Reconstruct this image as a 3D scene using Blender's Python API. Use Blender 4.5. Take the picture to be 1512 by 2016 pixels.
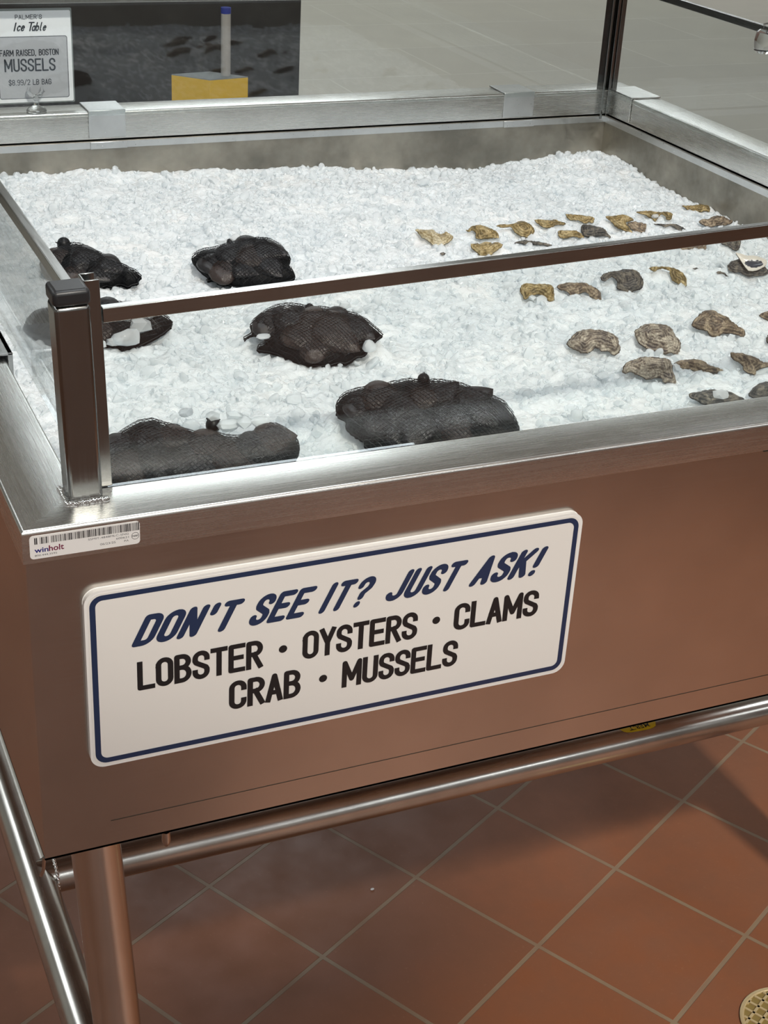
import bpy, bmesh, math, random
import numpy as np
from mathutils import Vector, Matrix
from mathutils.geometry import delaunay_2d_cdt
random.seed(7); rng = np.random.default_rng(7)
for o in list(bpy.data.objects): bpy.data.objects.remove(o)
SC = bpy.context.scene; COL = SC.collection
H = 0.9275                      # height of the table rim above the floor
W = 1.2192                      # the table is 48 inches square

# ------------------------------------------------------------------ camera
cam = bpy.data.cameras.new('camera'); camo = bpy.data.objects.new('camera', cam); COL.objects.link(camo)
cam.sensor_fit = 'VERTICAL'; cam.sensor_height = 24.0; cam.lens = 2978.4*24/2016
cam.clip_start = .01; cam.clip_end = 100
R3 = Matrix(((0.91610699, 0.14219481, -0.37487146), (-0.3974324, 0.44536824, -0.80230581), (0.05287212, 0.88398403, 0.46451778)))
camo.matrix_world = Matrix.Translation((-0.15815, -0.92043, 0.50508+H)) @ R3.to_4x4()
SC.camera = camo
# ------------------------------------------------------------------ world, lights, exposure
SC.view_settings.view_transform = 'Standard'; SC.view_settings.look = 'None'
SC.view_settings.gamma = 1.0; SC.view_settings.use_curve_mapping = False
SC.view_settings.exposure = 0.0
wd = bpy.data.worlds.new('world'); SC.world = wd; wd.use_nodes = True
wd.node_tree.nodes['Background'].inputs[0].default_value = (.85, .92, 1, 1)
wd.node_tree.nodes['Background'].inputs[1].default_value = 0.10
def area(x, y, z, sx, sy, watts, colour, target=None, spread=180):
    l = bpy.data.lights.new('ceiling_lamp', 'AREA'); l.shape = 'RECTANGLE'; l.size = sx; l.size_y = sy
    l.energy = watts; l.color = colour; l.spread = math.radians(spread)
    o = bpy.data.objects.new('ceiling_lamp', l); COL.objects.link(o); o.location = (x, y, z)
    if target: o.rotation_euler = (Vector(target)-Vector((x, y, z))).to_track_quat('-Z', 'Y').to_euler()
    return o
COOL = (.91, .97, 1); SOFT = (1, .94, .84); WARM = (1, .91, .78)
LW = dict(A=31, B=16, C=25, D=49, K=350, S=560)
for x in (-2.4, .6, 3.6):
    for y, g in ((-8.6, 'A'), (-5.6, 'A'), (-2.8, 'B'), (.35, 'C')):
        area(x, y, 3.55, 1.2, .6, LW[g], COOL)
for x, y in ((-2.6, 4.6), (1.9, 5.6), (3.4, 9.2), (6.6, 8.6)):
    area(x, y, 3.55, 1.8, 1.2, LW['D'], COOL)
def spot(x, y, z, target, watts, deg, blend, rad, colour):
    l = bpy.data.lights.new('track_spot', 'SPOT'); l.energy = watts; l.color = colour; l.spot_size = math.radians(deg); l.spot_blend = blend; l.shadow_soft_size = rad
    o = bpy.data.objects.new('track_spot', l); COL.objects.link(o); o.location = (x, y, z); o.rotation_euler = (Vector(target)-Vector((x, y, z))).to_track_quat('-Z', 'Y').to_euler()
spot(1.45, -2.35, 3.5, (1.32, -.50, 0), LW['S'], 30, .35, .07, WARM)                 # on the floor in front
e_ = math.radians(50.9-20)
spot(.45, -2.4, 3.5, (.45, -2.4+math.cos(e_), 3.5-math.sin(e_)), LW['K'], 40, .12, .10, SOFT)   # on the ice and the notice board

# ------------------------------------------------------------------ materials
class NT:
    def __init__(s, name):
        s.m = bpy.data.materials.new(name); s.m.use_nodes = True; s.t = s.m.node_tree
        s.b = s.t.nodes['Principled BSDF']; s.o = s.t.nodes['Material Output']
    def n(s, typ, **kw):
        q = s.t.nodes.new(typ)
        for k, v in kw.items():
            if k.startswith('i_'):
                key = k[2:]; key = int(key) if key.isdigit() else key.replace('_', ' ')
                q.inputs[key].default_value = v
            else: setattr(q, k, v)
        return q
    def l(s, a, b): s.t.links.new(a, b)
    def set(s, **kw):
        for k, v in kw.items(): s.b.inputs[k.replace('_', ' ')].default_value = v
    def coord(s, kind='Object', scale=(1, 1, 1), loc=(0, 0, 0), rot=(0, 0, 0)):
        c = s.n('ShaderNodeTexCoord'); mp = s.n('ShaderNodeMapping'); s.l(c.outputs[kind], mp.inputs[0])
        mp.inputs['Scale'].default_value = scale; mp.inputs['Location'].default_value = loc; mp.inputs['Rotation'].default_value = rot
        return mp.outputs[0]
    def noise(s, vec, scale=5, detail=3, rough=.5, dist=0):
        q = s.n('ShaderNodeTexNoise'); s.l(vec, q.inputs['Vector'])
        q.inputs['Scale'].default_value = scale; q.inputs['Detail'].default_value = detail
        q.inputs['Roughness'].default_value = rough; q.inputs['Distortion'].default_value = dist
        return q.outputs['Fac']
    def ramp(s, fac, stops):
        q = s.n('ShaderNodeValToRGB'); s.l(fac, q.inputs[0]); e = q.color_ramp.elements
        while len(e) < len(stops): e.new(.5)
        for k, (p, c) in enumerate(stops):
            e[k].position = p; e[k].color = (c, c, c, 1) if not hasattr(c, '__len__') else (*c, 1)
        return q.outputs[0]
    def mix(s, fac, a, b, blend='MIX'):
        q = s.n('ShaderNodeMix', data_type='RGBA', blend_type=blend)
        for sock, v in ((q.inputs[0], fac), (q.inputs[6], a), (q.inputs[7], b)):
            if hasattr(v, 'is_output'): s.l(v, sock)
            else: sock.default_value = v if not hasattr(v, '__len__') else (*v, 1)[:4]
        return q.outputs[2]
    def bump(s, h, strength=.3, dist=.001):
        q = s.n('ShaderNodeBump'); s.l(h, q.inputs['Height']); q.inputs['Strength'].default_value = strength
        q.inputs['Distance'].default_value = dist; s.l(q.outputs[0], s.b.inputs['Normal'])

def simple(name, c, rough=.5, metal=0, **kw):
    t = NT(name); t.set(Base_Color=(*c, 1), Roughness=rough, Metallic=metal, **kw); return t.m

def steel(name, c, r0, r1, stretch=(3, 160, 160), bump=.12, stain=.25):
    t = NT(name); t.set(Metallic=1.0)
    br = t.noise(t.coord(scale=stretch), 8, 4, .6)
    bl = t.noise(t.coord(scale=(1, 1, 1)), 9, 4, .6)
    t.l(t.ramp(br, [(.3, r0), (.7, r1)]), t.b.inputs['Roughness'])
    dark = tuple(q*(1-stain) for q in c)
    t.l(t.mix(t.ramp(bl, [(.35, 0.), (.65, 1.)]), dark, c), t.b.inputs['Base Color'])
    t.bump(br, bump, .0004)
    return t.m
M = {}
M['rim'] = steel('brushed_rim_steel', (.74, .73, .70), .22, .32, (2, 110, 110), .04, .12)
M['panel'] = steel('brushed_panel_steel', (.60, .56, .52), .18, .27, (2, 90, 90), .02, .10)
M['tube'] = steel('tube_steel', (.76, .75, .72), .20, .27, (60, 60, 3), .0, .12)
M['tubex'] = steel('tube_steel_long', (.62, .60, .56), .20, .28, (1, 60, 60), .03)
M['post'] = steel('post_steel', (.29, .295, .285), .16, .24, (120, 120, 2), .02, .12)
M['trim'] = steel('trim_steel', (.38, .385, .37), .14, .24, (2, 90, 90), .05, .15)
M['liner'] = steel('stained_liner_steel', (.46, .43, .37), .34, .55, (14, 14, 14), .3, .45)
M['cover'] = steel('cover_steel', (.74, .75, .75), .26, .42, (30, 30, 30), .1, .18)
M['seam'] = simple('seam_shadow_gap', (.05, .04, .03), .6, .5)
M['weld'] = simple('weld_metal', (.85, .85, .84), .18, 1)
M['black'] = simple('black_plastic', (.018, .019, .021), .38)
M['white'] = simple('sign_white', (.83, .81, .775), .32)
M['edge'] = simple('sign_edge_white', (.86, .85, .83), .4)
M['navy'] = simple('sign_navy', (.016, .032, .085), .35)
M['ink'] = simple('sign_black', (.012, .012, .014), .38)
M['paper'] = simple('label_paper', (.78, .77, .76), .4)
M['inkblue'] = simple('label_blue', (.02, .02, .18), .4)
M['inkred'] = simple('label_maroon', (.16, .01, .05), .4)
M['inkgrey'] = simple('label_grey', (.08, .08, .09), .4)
M['card'] = simple('card_white', (.88, .88, .91), .3)
M['cardgrey'] = simple('card_grey', (.46, .46, .49), .3)
M['cardink'] = simple('card_ink', (.02, .025, .035), .4)
M['cabinet'] = simple('black_cabinet', (.012, .010, .010), .55)
M['yellow'] = simple('yellow_plastic', (.72, .46, .015), .45)
M['greytop'] = simple('grey_plastic', (.22, .24, .24), .5)
M['pole'] = simple('grey_pole', (.42, .41, .39), .4)
M['blue'] = simple('blue_plastic', (.02, .04, .30), .4)
M['sticker'] = simple('yellow_sticker', (.85, .58, .02), .4)
M['brass'] = simple('brass', (.62, .50, .29), .34, .35)
M['brassdark'] = simple('dark_brass', (.30, .22, .075), .45, .35)
M['rubber'] = simple('grey_rubber', (.10, .10, .10), .6)
M['wall'] = simple('wall_paint', (.62, .60, .56), .7)
M['ceiling'] = simple('ceiling_paint', (.70, .70, .69), .8)
t = NT('clear_plastic'); t.set(Base_Color=(.97, .98, .98, 1), Roughness=.04, IOR=1.46, Transmission_Weight=1.0); M['clear'] = t.m
t = NT('water'); t.set(Base_Color=(.98, .98, .98, 1), Roughness=.02, IOR=1.33, Transmission_Weight=1.0); M['water'] = t.m
# thin window glass: clear with a fresnel reflection
t = NT('pane_glass'); t.t.nodes.remove(t.b)
tr = t.n('ShaderNodeBsdfTransparent'); tr.inputs[0].default_value = (.97, .985, .98, 1)
gl = t.n('ShaderNodeBsdfGlossy'); gl.inputs['Roughness'].default_value = .012; gl.inputs[0].default_value = (.95, .97, 1, 1)
ge = t.n('ShaderNodeNewGeometry'); dp = t.n('ShaderNodeVectorMath', operation='DOT_PRODUCT'); t.l(ge.outputs['Normal'], dp.inputs[0]); t.l(ge.outputs['Incoming'], dp.inputs[1])
ab = t.n('ShaderNodeMath', operation='ABSOLUTE'); t.l(dp.outputs['Value'], ab.inputs[0])
om = t.n('ShaderNodeMath', operation='SUBTRACT'); om.inputs[0].default_value = 1; t.l(ab.outputs[0], om.inputs[1])
pw = t.n('ShaderNodeMath', operation='POWER'); t.l(om.outputs[0], pw.inputs[0]); pw.inputs[1].default_value = 5
fr = t.n('ShaderNodeMath', operation='MULTIPLY_ADD'); t.l(pw.outputs[0], fr.inputs[0]); fr.inputs[1].default_value = .96; fr.inputs[2].default_value = .04      # Schlick
mx = t.n('ShaderNodeMixShader'); t.l(fr.outputs[0], mx.inputs[0]); t.l(tr.outputs[0], mx.inputs[1]); t.l(gl.outputs[0], mx.inputs[2])
t.l(mx.outputs[0], t.o.inputs[0]); M['glass'] = t.m
# quarry tile floor
t = NT('quarry_tile'); v = t.coord()
bk = t.n('ShaderNodeTexBrick', offset=0.0, squash=1.0); t.l(v, bk.inputs['Vector'])
for k, q in (('Scale', 1.0), ('Mortar Size', .0034), ('Mortar Smooth', .25), ('Bias', 0.0), ('Brick Width', .2032), ('Row Height', .2032)): bk.inputs[k].default_value = q
bk.inputs['Color1'].default_value = (.235, .082, .034, 1); bk.inputs['Color2'].default_value = (.195, .075, .036, 1); bk.inputs['Mortar'].default_value = (.25, .19, .125, 1)
n1 = t.noise(v, 14, 5, .6); n2 = t.noise(v, 160, 3, .6)
c1 = t.mix(t.ramp(n1, [(.3, .0), (.75, .55)]), bk.outputs['Color'], (.17, .075, .04))
c1 = t.mix(t.ramp(n2, [(.62, 0.), (.8, .35)]), c1, (.30, .16, .09))
t.l(c1, t.b.inputs['Base Color']); t.l(t.ramp(n1, [(.3, .38), (.7, .58)]), t.b.inputs['Roughness'])
iv = t.n('ShaderNodeMath', operation='SUBTRACT'); iv.inputs[0].default_value = 1; t.l(bk.outputs['Fac'], iv.inputs[1])
ad = t.n('ShaderNodeMath', operation='MULTIPLY_ADD'); t.l(n1, ad.inputs[0]); ad.inputs[1].default_value = .25; t.l(iv.outputs[0], ad.inputs[2])
t.bump(ad.outputs[0], .45, .002); M['tile'] = t.m
# pale floor further back
t = NT('pale_floor'); v = t.coord()
bk = t.n('ShaderNodeTexBrick', offset=0.5, squash=1.0); t.l(v, bk.inputs['Vector'])
for k, q in (('Scale', 1.0), ('Mortar Size', .006), ('Mortar Smooth', .4), ('Brick Width', 1.2), ('Row Height', .6)): bk.inputs[k].default_value = q
bk.inputs['Color1'].default_value = (.47, .44, .37, 1); bk.inputs['Color2'].default_value = (.44, .41, .35, 1); bk.inputs['Mortar'].default_value = (.56, .54, .47, 1)
n1 = t.noise(v, 3, 5, .6); t.l(t.mix(t.ramp(n1, [(.3, 0.), (.7, .6)]), bk.outputs['Color'], (.40, .37, .32)), t.b.inputs['Base Color']); t.set(Roughness=.5); M['pale'] = t.m
# ice
t = NT('packed_ice'); v = t.coord()
n1 = t.noise(v, 90, 4, .6); t.set(Base_Color=(.90, .93, .95, 1), Roughness=.25, Subsurface_Weight=.7, Subsurface_Radius=(1, 1, 1), Subsurface_Scale=.015, IOR=1.31)
t.l(t.mix(t.ramp(t.noise(v, 14, 3, .5), [(.35, 0.), (.7, 1.)]), (.78, .83, .86), (.92, .945, .955)), t.b.inputs['Base Color'])
t.bump(n1, .8, .006); M['ice'] = t.m
t = NT('ice_chunk'); t.set(Base_Color=(.93, .955, .97, 1), Roughness=.12, IOR=1.31)
t.bump(t.noise(t.coord(), 220, 2, .5), .25, .002)
tr = t.n('ShaderNodeBsdfTransparent'); tr.inputs[0].default_value = (.95, .975, .985, 1)
mx = t.n('ShaderNodeMixShader'); mx.inputs[0].default_value = .48; t.l(t.b.outputs[0], mx.inputs[1]); t.l(tr.outputs[0], mx.inputs[2]); t.l(mx.outputs[0], t.o.inputs[0]); M['chunk'] = t.m
# shells
def shell(name, dark, mid, pale, sc=1.0):
    t = NT(name); oi = t.n('ShaderNodeObjectInfo'); c = t.n('ShaderNodeTexCoord')
    va = t.n('ShaderNodeVectorMath', operation='MULTIPLY_ADD'); t.l(oi.outputs['Random'], va.inputs[0]); va.inputs[1].default_value = (3, 7, 5); t.l(c.outputs['Object'], va.inputs[2])
    v = va.outputs[0]; at = t.n('ShaderNodeAttribute', attribute_name='growth')
    big = t.noise(v, 60*sc, 4, .6, 1.2); mid_n = t.noise(v, 95, 3, .55, 1.0); fine = t.noise(v, 520, 4, .65)
    g = t.n('ShaderNodeMath', operation='MULTIPLY_ADD'); t.l(big, g.inputs[0]); g.inputs[1].default_value = 6.5; t.l(at.outputs['Fac'], g.inputs[2])
    fr = t.n('ShaderNodeMath', operation='MULTIPLY'); t.l(g.outputs[0], fr.inputs[0]); fr.inputs[1].default_value = .34
    fq = t.n('ShaderNodeMath', operation='FRACT'); t.l(fr.outputs[0], fq.inputs[0])
    rings = t.ramp(fq.outputs[0], [(0., dark), (.22, mid), (.55, pale), (.80, mid), (1., dark)])
    patch = t.ramp(mid_n, [(.40, dark), (.50, mid), (.58, pale)])
    cc = t.mix(.55, rings, patch); cc = t.mix(t.ramp(fine, [(.34, .6), (.58, 0.)]), cc, dark)
    t.l(cc, t.b.inputs['Base Color']); t.set(Roughness=.40)
    m2 = t.n('ShaderNodeMath', operation='MULTIPLY_ADD'); t.l(fq.outputs[0], m2.inputs[0]); m2.inputs[1].default_value = .8; t.l(fine, m2.inputs[2])
    t.bump(m2.outputs[0], .8, .0014); return t.m
M['ochre'] = shell('ochre_shell', (.070, .050, .018), (.34, .23, .075), (.68, .54, .29))
M['cream'] = shell('cream_shell', (.22, .15, .055), (.58, .48, .28), (.80, .73, .55))
M['brown'] = shell('brown_shell', (.050, .038, .031), (.22, .155, .10), (.55, .44, .30))
M['grey'] = shell('grey_shell', (.018, .018, .020), (.085, .078, .070), (.30, .26, .20))
M['greycream'] = shell('striped_shell', (.040, .032, .035), (.28, .22, .16), (.70, .62, .49))
M['nacre'] = simple('nacre', (.74, .69, .61), .2)
M['nacredark'] = simple('nacre_dark', (.05, .055, .07), .2)
def mussel_mat(name, a, b):
    t = NT(name); oi = t.n('ShaderNodeObjectInfo'); c = t.n('ShaderNodeTexCoord')
    va = t.n('ShaderNodeVectorMath', operation='MULTIPLY_ADD'); t.l(oi.outputs['Random'], va.inputs[0]); va.inputs[1].default_value = (3, 7, 5); t.l(c.outputs['Object'], va.inputs[2])
    n1 = t.noise(va.outputs[0], 90, 4, .6); n2 = t.noise(va.outputs[0], 500, 3, .6)
    cc = t.mix(t.ramp(n1, [(.38, 0.), (.68, 1.)]), a, b); cc = t.mix(t.ramp(n2, [(.66, 0.), (.76, .5)]), cc, (.20, .18, .16))
    t.l(cc, t.b.inputs['Base Color']); t.set(Roughness=.20); t.bump(n2, .25, .0006); return t.m
M['mussel'] = mussel_mat('mussel_shell', (.005, .005, .007), (.022, .018, .017))
M['musselbrown'] = mussel_mat('brown_mussel_shell', (.012, .009, .008), (.060, .038, .031))
M['net'] = simple('black_netting', (.006, .0065, .008), .42, Specular_IOR_Level=.35)
M['gapblack'] = simple('black_gap_lining', (.0025, .0025, .003), .5, Specular_IOR_Level=.2)

# ------------------------------------------------------------------ mesh helpers
class MB:
    def __init__(s): s.v = []; s.f = []
    def add(s, vs, fs):
        b = len(s.v); s.v += [tuple(q) for q in vs]; s.f += [tuple(b+i for i in f) for f in fs]; return s
    def box(s, x0, x1, y0, y1, z0, z1):
        return s.add([(x0,y0,z0),(x1,y0,z0),(x1,y1,z0),(x0,y1,z0),(x0,y0,z1),(x1,y0,z1),(x1,y1,z1),(x0,y1,z1)],
                     [(0,3,2,1),(4,5,6,7),(0,1,5,4),(1,2,6,5),(2,3,7,6),(3,0,4,7)])
    def hexa(s, p):   # 8 points: bottom 4, top 4
        return s.add(p, [(0,3,2,1),(4,5,6,7),(0,1,5,4),(1,2,6,5),(2,3,7,6),(3,0,4,7)])
    def tube(s, pts, r, n=24, cap=True):
        pts = [Vector(p) for p in pts]; rr = r if hasattr(r, '__len__') else [r]*len(pts); rings = []; b0 = len(s.v); up = None
        for i, p in enumerate(pts):
            d = (pts[min(i+1, len(pts)-1)]-pts[max(i-1, 0)]).normalized()
            if up is None: up = d.orthogonal().normalized()
            up = (up-d*up.dot(d)).normalized(); w = d.cross(up)
            s.v += [tuple(p+(up*math.cos(a)+w*math.sin(a))*rr[i]) for a in [2*math.pi*k/n for k in range(n)]]
        for i in range(len(pts)-1):
            for k in range(n):
                a = b0+i*n+k; c = b0+i*n+(k+1) % n; s.f.append((a, c, c+n, a+n))
        if cap: s.f.append(tuple(b0+k for k in reversed(range(n)))); s.f.append(tuple(b0+(len(pts)-1)*n+k for k in range(n)))
        return s
    def lathe(s, prof, n=32, c=(0, 0, 0)):
        b = len(s.v)
        for r, z in prof: s.v += [(c[0]+r*math.cos(2*math.pi*k/n), c[1]+r*math.sin(2*math.pi*k/n), c[2]+z) for k in range(n)]
        for i in range(len(prof)-1):
            for k in range(n):
                a = b+i*n+k; d = b+i*n+(k+1) % n; s.f.append((a, d, d+n, a+n))
        return s
    def sphere(s, c, r, nu=12, nv=8, sc=(1, 1, 1)):
        b = len(s.v)
        for i in range(nv+1):
            th = math.pi*i/nv
            for k in range(nu):
                ph = 2*math.pi*k/nu
                s.v.append((c[0]+r*sc[0]*math.sin(th)*math.cos(ph), c[1]+r*sc[1]*math.sin(th)*math.sin(ph), c[2]+r*sc[2]*math.cos(th)))
        for i in range(nv):
            for k in range(nu):
                a = b+i*nu+k; d = b+i*nu+(k+1) % nu; s.f.append((a, a+nu, d+nu, d))
        return s
    def build(s, name, mat, parent=None, smooth=True, bevel=0, seg=2, angle=35, loc=None, rot=None):
        me = bpy.data.meshes.new(name); me.from_pydata(s.v, [], s.f); me.update()
        return link(name, me, mat, parent, smooth, bevel, seg, angle, loc, rot)
def link(name, me, mat, parent=None, smooth=True, bevel=0, seg=2, angle=35, loc=None, rot=None):
    if mat is not None: me.materials.append(mat)
    if smooth:
        me.polygons.foreach_set('use_smooth', [True]*len(me.polygons)); me.set_sharp_from_angle(angle=math.radians(angle))
    o = bpy.data.objects.new(name, me); COL.objects.link(o)
    if parent: o.parent = parent
    if loc: o.location = loc
    if rot: o.rotation_euler = rot
    if bevel:
        b = o.modifiers.new('bevel', 'BEVEL'); b.width = bevel; b.segments = seg; b.limit_method = 'ANGLE'; b.angle_limit = math.radians(40)
        b.harden_normals = False
    return o
def tag(o, label=None, cat=None, group=None, kind=None):
    if label: o['label'] = label
    if cat: o['category'] = cat
    if group: o['group'] = group
    if kind: o['kind'] = kind
    return o
def empty(name, loc, label=None, cat=None, group=None, rot=None):
    o = bpy.data.objects.new(name, None); COL.objects.link(o); o.location = loc; o.empty_display_size = .05
    if rot: o.rotation_euler = rot
    return tag(o, label, cat, group)
def frame_obj(o, P, U, V, N):      # give an object a local frame
    m = Matrix((U, V, N)).transposed().to_4x4(); m.translation = P; o.matrix_world = m

# ------------------------------------------------------------------ setting
TA = 3.64064
fl = MB().add([(-15, -15, 0), (15, -15, 0), (15, 15, 0), (-15, 15, 0)], [(0, 1, 2, 3)]).build('floor', M['tile'], smooth=False, loc=(1.05781, .54828, 0), rot=(0, 0, TA)); tag(fl, kind='structure')
pf = MB().add([(-6, -4, 0), (7, -4, 0), (7, 4, 0), (-6, 4, 0)], [(0, 1, 2, 3)]).build('floor', M['pale'], smooth=False, loc=(1.2, 6.6, .004), rot=(0, 0, 0)); tag(pf, kind='structure')
X0, X1, Y0, Y1, ZC = -4.8, 8.0, -10.4, 10.6, 3.7
for nm, q in (('wall_left', (X0-.1, X0, Y0, Y1, 0, ZC)), ('wall_right', (X1, X1+.1, Y0, Y1, 0, ZC)), ('wall_front', (X0, X1, Y0-.1, Y0, 0, ZC)), ('wall_back', (X0, X1, Y1, Y1+.1, 0, ZC))):
    tag(MB().box(*q).build(nm, M['wall'], smooth=False), kind='structure')
tag(MB().box(X0-.1, X1+.1, Y0-.1, Y1+.1, ZC, ZC+.1).build('ceiling', M['ceiling'], smooth=False), kind='structure')

# ------------------------------------------------------------------ ice table
tb = empty('ice_table', (0, 0, 0), 'stainless steel ice table with glass guard, round tube legs and deep tray', 'table')
def Z(z): return z+H
# rim: four mitred rails, each built along its own local x
RW, R_OUT, R_IN = .0505, .0255, .038
def arc(cx, cz, r, a0, a1, n=5): return [(cx+r*math.cos(math.radians(a0+(a1-a0)*k/n)), cz+r*math.sin(math.radians(a0+(a1-a0)*k/n))) for k in range(n+1)]
prof = [(.0025, -R_OUT), (0, -R_OUT)] + arc(.0032, -.0032, .0032, 180, 90) + arc(RW-.0028, -.0028, .0028, 90, 0) + [(RW, -R_IN), (RW-.0025, -R_IN), (RW-.0025, -.004), (.0025, -.004)]
for k in range(4):
    mb = MB(); n = len(prof)
    for end in (0, 1):
        for d, z in prof: mb.v.append((-W/2+d if end == 0 else W/2-d, -W/2+d, z))
    for i in range(n): j = (i+1) % n; mb.f.append((i, i+n, j+n, j))
    mb.build('rim_rail', M['rim'], tb, angle=30, loc=(W/2, W/2, H), rot=(0, 0, -k*math.pi/2))
# tray shell under the rim: outer panels, floor and stained inner walls
PB = -.2925
mb = MB(); t_ = .0015; a, b = .0045, W-.0045
mb.box(a-.002, b, a, a+t_, Z(PB), Z(-.006)); mb.box(a-.002, b, b-t_, b, Z(PB), Z(-.006)); mb.box(a-.002, a-.002+t_, a+t_, b-t_, Z(PB), Z(-.006)); mb.box(b-t_, b, a+t_, b-t_, Z(PB), Z(-.006))
mb.box(a-.002, b, a, b, Z(PB), Z(PB+.002))
ts = mb.build('tray_shell', M['panel'], tb, angle=30)
MB().box(.055, b-.02, a-.0003, a+.0002, Z(PB+.0245), Z(PB+.0249)).build('fold_seam', M['seam'], ts, smooth=False)
mb = MB(); i0, i1 = RW+.004, W-RW-.004
for q in ((i0, i1, i1, i1+.002), (i0, i1, i0-.002, i0), (i0-.002, i0, i0, i1), (i1, i1+.002, i0, i1)): mb.box(*q, Z(-.27), Z(-.040))
mb.box(i0, i1, i0, i1, Z(-.272), Z(-.270)); mb.build('tray_liner', M['liner'], tb, smooth=False)
mb = MB(); j0, j1 = RW+.0005, W-RW-.0005
for q in ((j0, j1, j1-.006, j1), (j0, j1, j0, j0+.006), (j0, j0+.006, j0, j1), (j1-.006, j1, j0, j1)): mb.box(*q, Z(-.0495), Z(-.0405))
mb.build('tray_lip', M['cover'], tb, smooth=False)
# joint covers wrapped over the rails
def cover_x(x0, x1): return MB().box(x0, x1, W-RW-.002, W+.001, H+.0003, H+.0022).box(x0, x1, W-RW-.0022, W-RW-.0004, Z(-.036), H+.0022).box(x0, x1, W-RW-.0085, W-RW-.0066, Z(-.050), Z(-.0400))
cover_x(.330, .3825).build('joint_cover', M['cover'], tb, bevel=.0006); cover_x(.980, 1.033).build('joint_cover', M['cover'], tb, bevel=.0006)
MB().box(W-RW-.0022, W+.001, 1.0985, 1.176, H+.0003, H+.0022).box(W-RW-.0022, W-RW-.0004, 1.0985, 1.165, Z(-.036), H+.0022).build('joint_cover', M['rim'], tb, bevel=.0006)
MB().box(-.001, .0565, .311, .374, H+.0028, H+.0050).box(.052, .0565, .311, .374, Z(-.02), H+.0050).build('joint_cover', M['cover'], tb, bevel=.0006)
# legs, braces, casters
LR = .0207
def leg(pt, pb):
    lg = MB().tube([pt, pb], LR, 40).build('leg', M['tube'], tb, angle=50)
    c = Vector(pb)
    MB().tube([c+Vector((0, 0, .004)), c+Vector((0, 0, -.022))], .012, 20).box(c.x-.020, c.x+.020, c.y-.018, c.y+.018, c.z-.026, c.z-.020)\
        .box(c.x-.020, c.x-.0165, c.y-.016, c.y+.016, c.z-.075, c.z-.022).box(c.x+.0165, c.x+.020, c.y-.016, c.y+.016, c.z-.075, c.z-.022).build('caster_fork', M['tube'], lg)
    MB().tube([(c.x-.013, c.y, .0385), (c.x+.013, c.y, .0385)], .0380, 36).tube([(c.x-.021, c.y, .0385), (c.x+.021, c.y, .0385)], .006, 16).build('caster_wheel', M['rubber'], lg, angle=50)
    return lg
leg((.0528, .0672, Z(PB)), (.0775, .029, .10))
leg((W-.060, .064, Z(PB)), (W-.060, .064, .10)); leg((.060, W-.064, Z(PB)), (.060, W-.064, .10)); leg((W-.060, W-.064, Z(PB)), (W-.060, W-.064, .10))
BZ = Z(-.645)
MB().tube([(-.53, 0, 0), (.53, 0, 0)], .0204, 40, cap=False).build('side_brace', M['tubex'], tb, angle=50, loc=(.0575, .61, BZ), rot=(0, 0, math.pi/2))
MB().tube([(-.53, 0, 0), (.53, 0, 0)], .0204, 40, cap=False).build('side_brace', M['tubex'], tb, angle=50, loc=(W-.0575, .61, BZ), rot=(0, 0, math.pi/2))
cb = MB().tube([(-.55, 0, 0), (.55, 0, 0)], LR, 48, cap=False).build('cross_brace', M['tubex'], tb, angle=50, loc=(W/2, .388, BZ))
mb = MB()                                                       # weld ring where the cross brace meets the side brace
for k in range(30):
    a_ = 2*math.pi*k/30; r_ = .0210; y_ = r_*math.cos(a_); mb.sphere((-W/2+.0575+math.sqrt(max(.0204**2-min(y_*y_, .0204**2)*.0, 0))*1.02, y_, r_*math.sin(a_)), .0022, 8, 6)
mb.build('weld_bead', M['weld'], cb)
# yellow sticker wrapped on the cross brace
mb = MB(); SX, SA = (.8035, .8575), (92, 66); nx, na = 16, 8
for i in range(nx+1):
    x = SX[0]+(SX[1]-SX[0])*i/nx
    for j in range(na+1):
        u = 2*i/nx-1; e = (1-abs(u)**4)**.5; lo = SA[0]-(SA[0]-SA[1])*e - 3*u
        an = math.radians(100+(lo-100)*j/na)
        mb.v.append((x-W/2, -.02085*math.cos(an), .02085*math.sin(an)))
for i in range(nx):
    for j in range(na): a_ = i*(na+1)+j; mb.f.append((a_, a_+1, a_+na+2, a_+na+1))
st = mb.build('pipe_sticker', M['sticker'], cb); st['label'] = 'yellow sticker with black upside-down lettering'
# water drop hanging from the tray edge
MB().lathe([(.0002, -.0145), (.0018, -.0138), (.0031, -.0115), (.0036, -.008), (.0033, -.003), (.0030, .0)], 20, (.0995, .0062, Z(PB))).build('water_drop', M['panel'], tb)
MB().tube([(.0022, .006, Z(PB)+.002), (.0012, .008, Z(PB)-.012), (-.0008, .009, Z(PB)-.018)], .0014, 8).build('corner_hook', M['panel'], tb)

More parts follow.
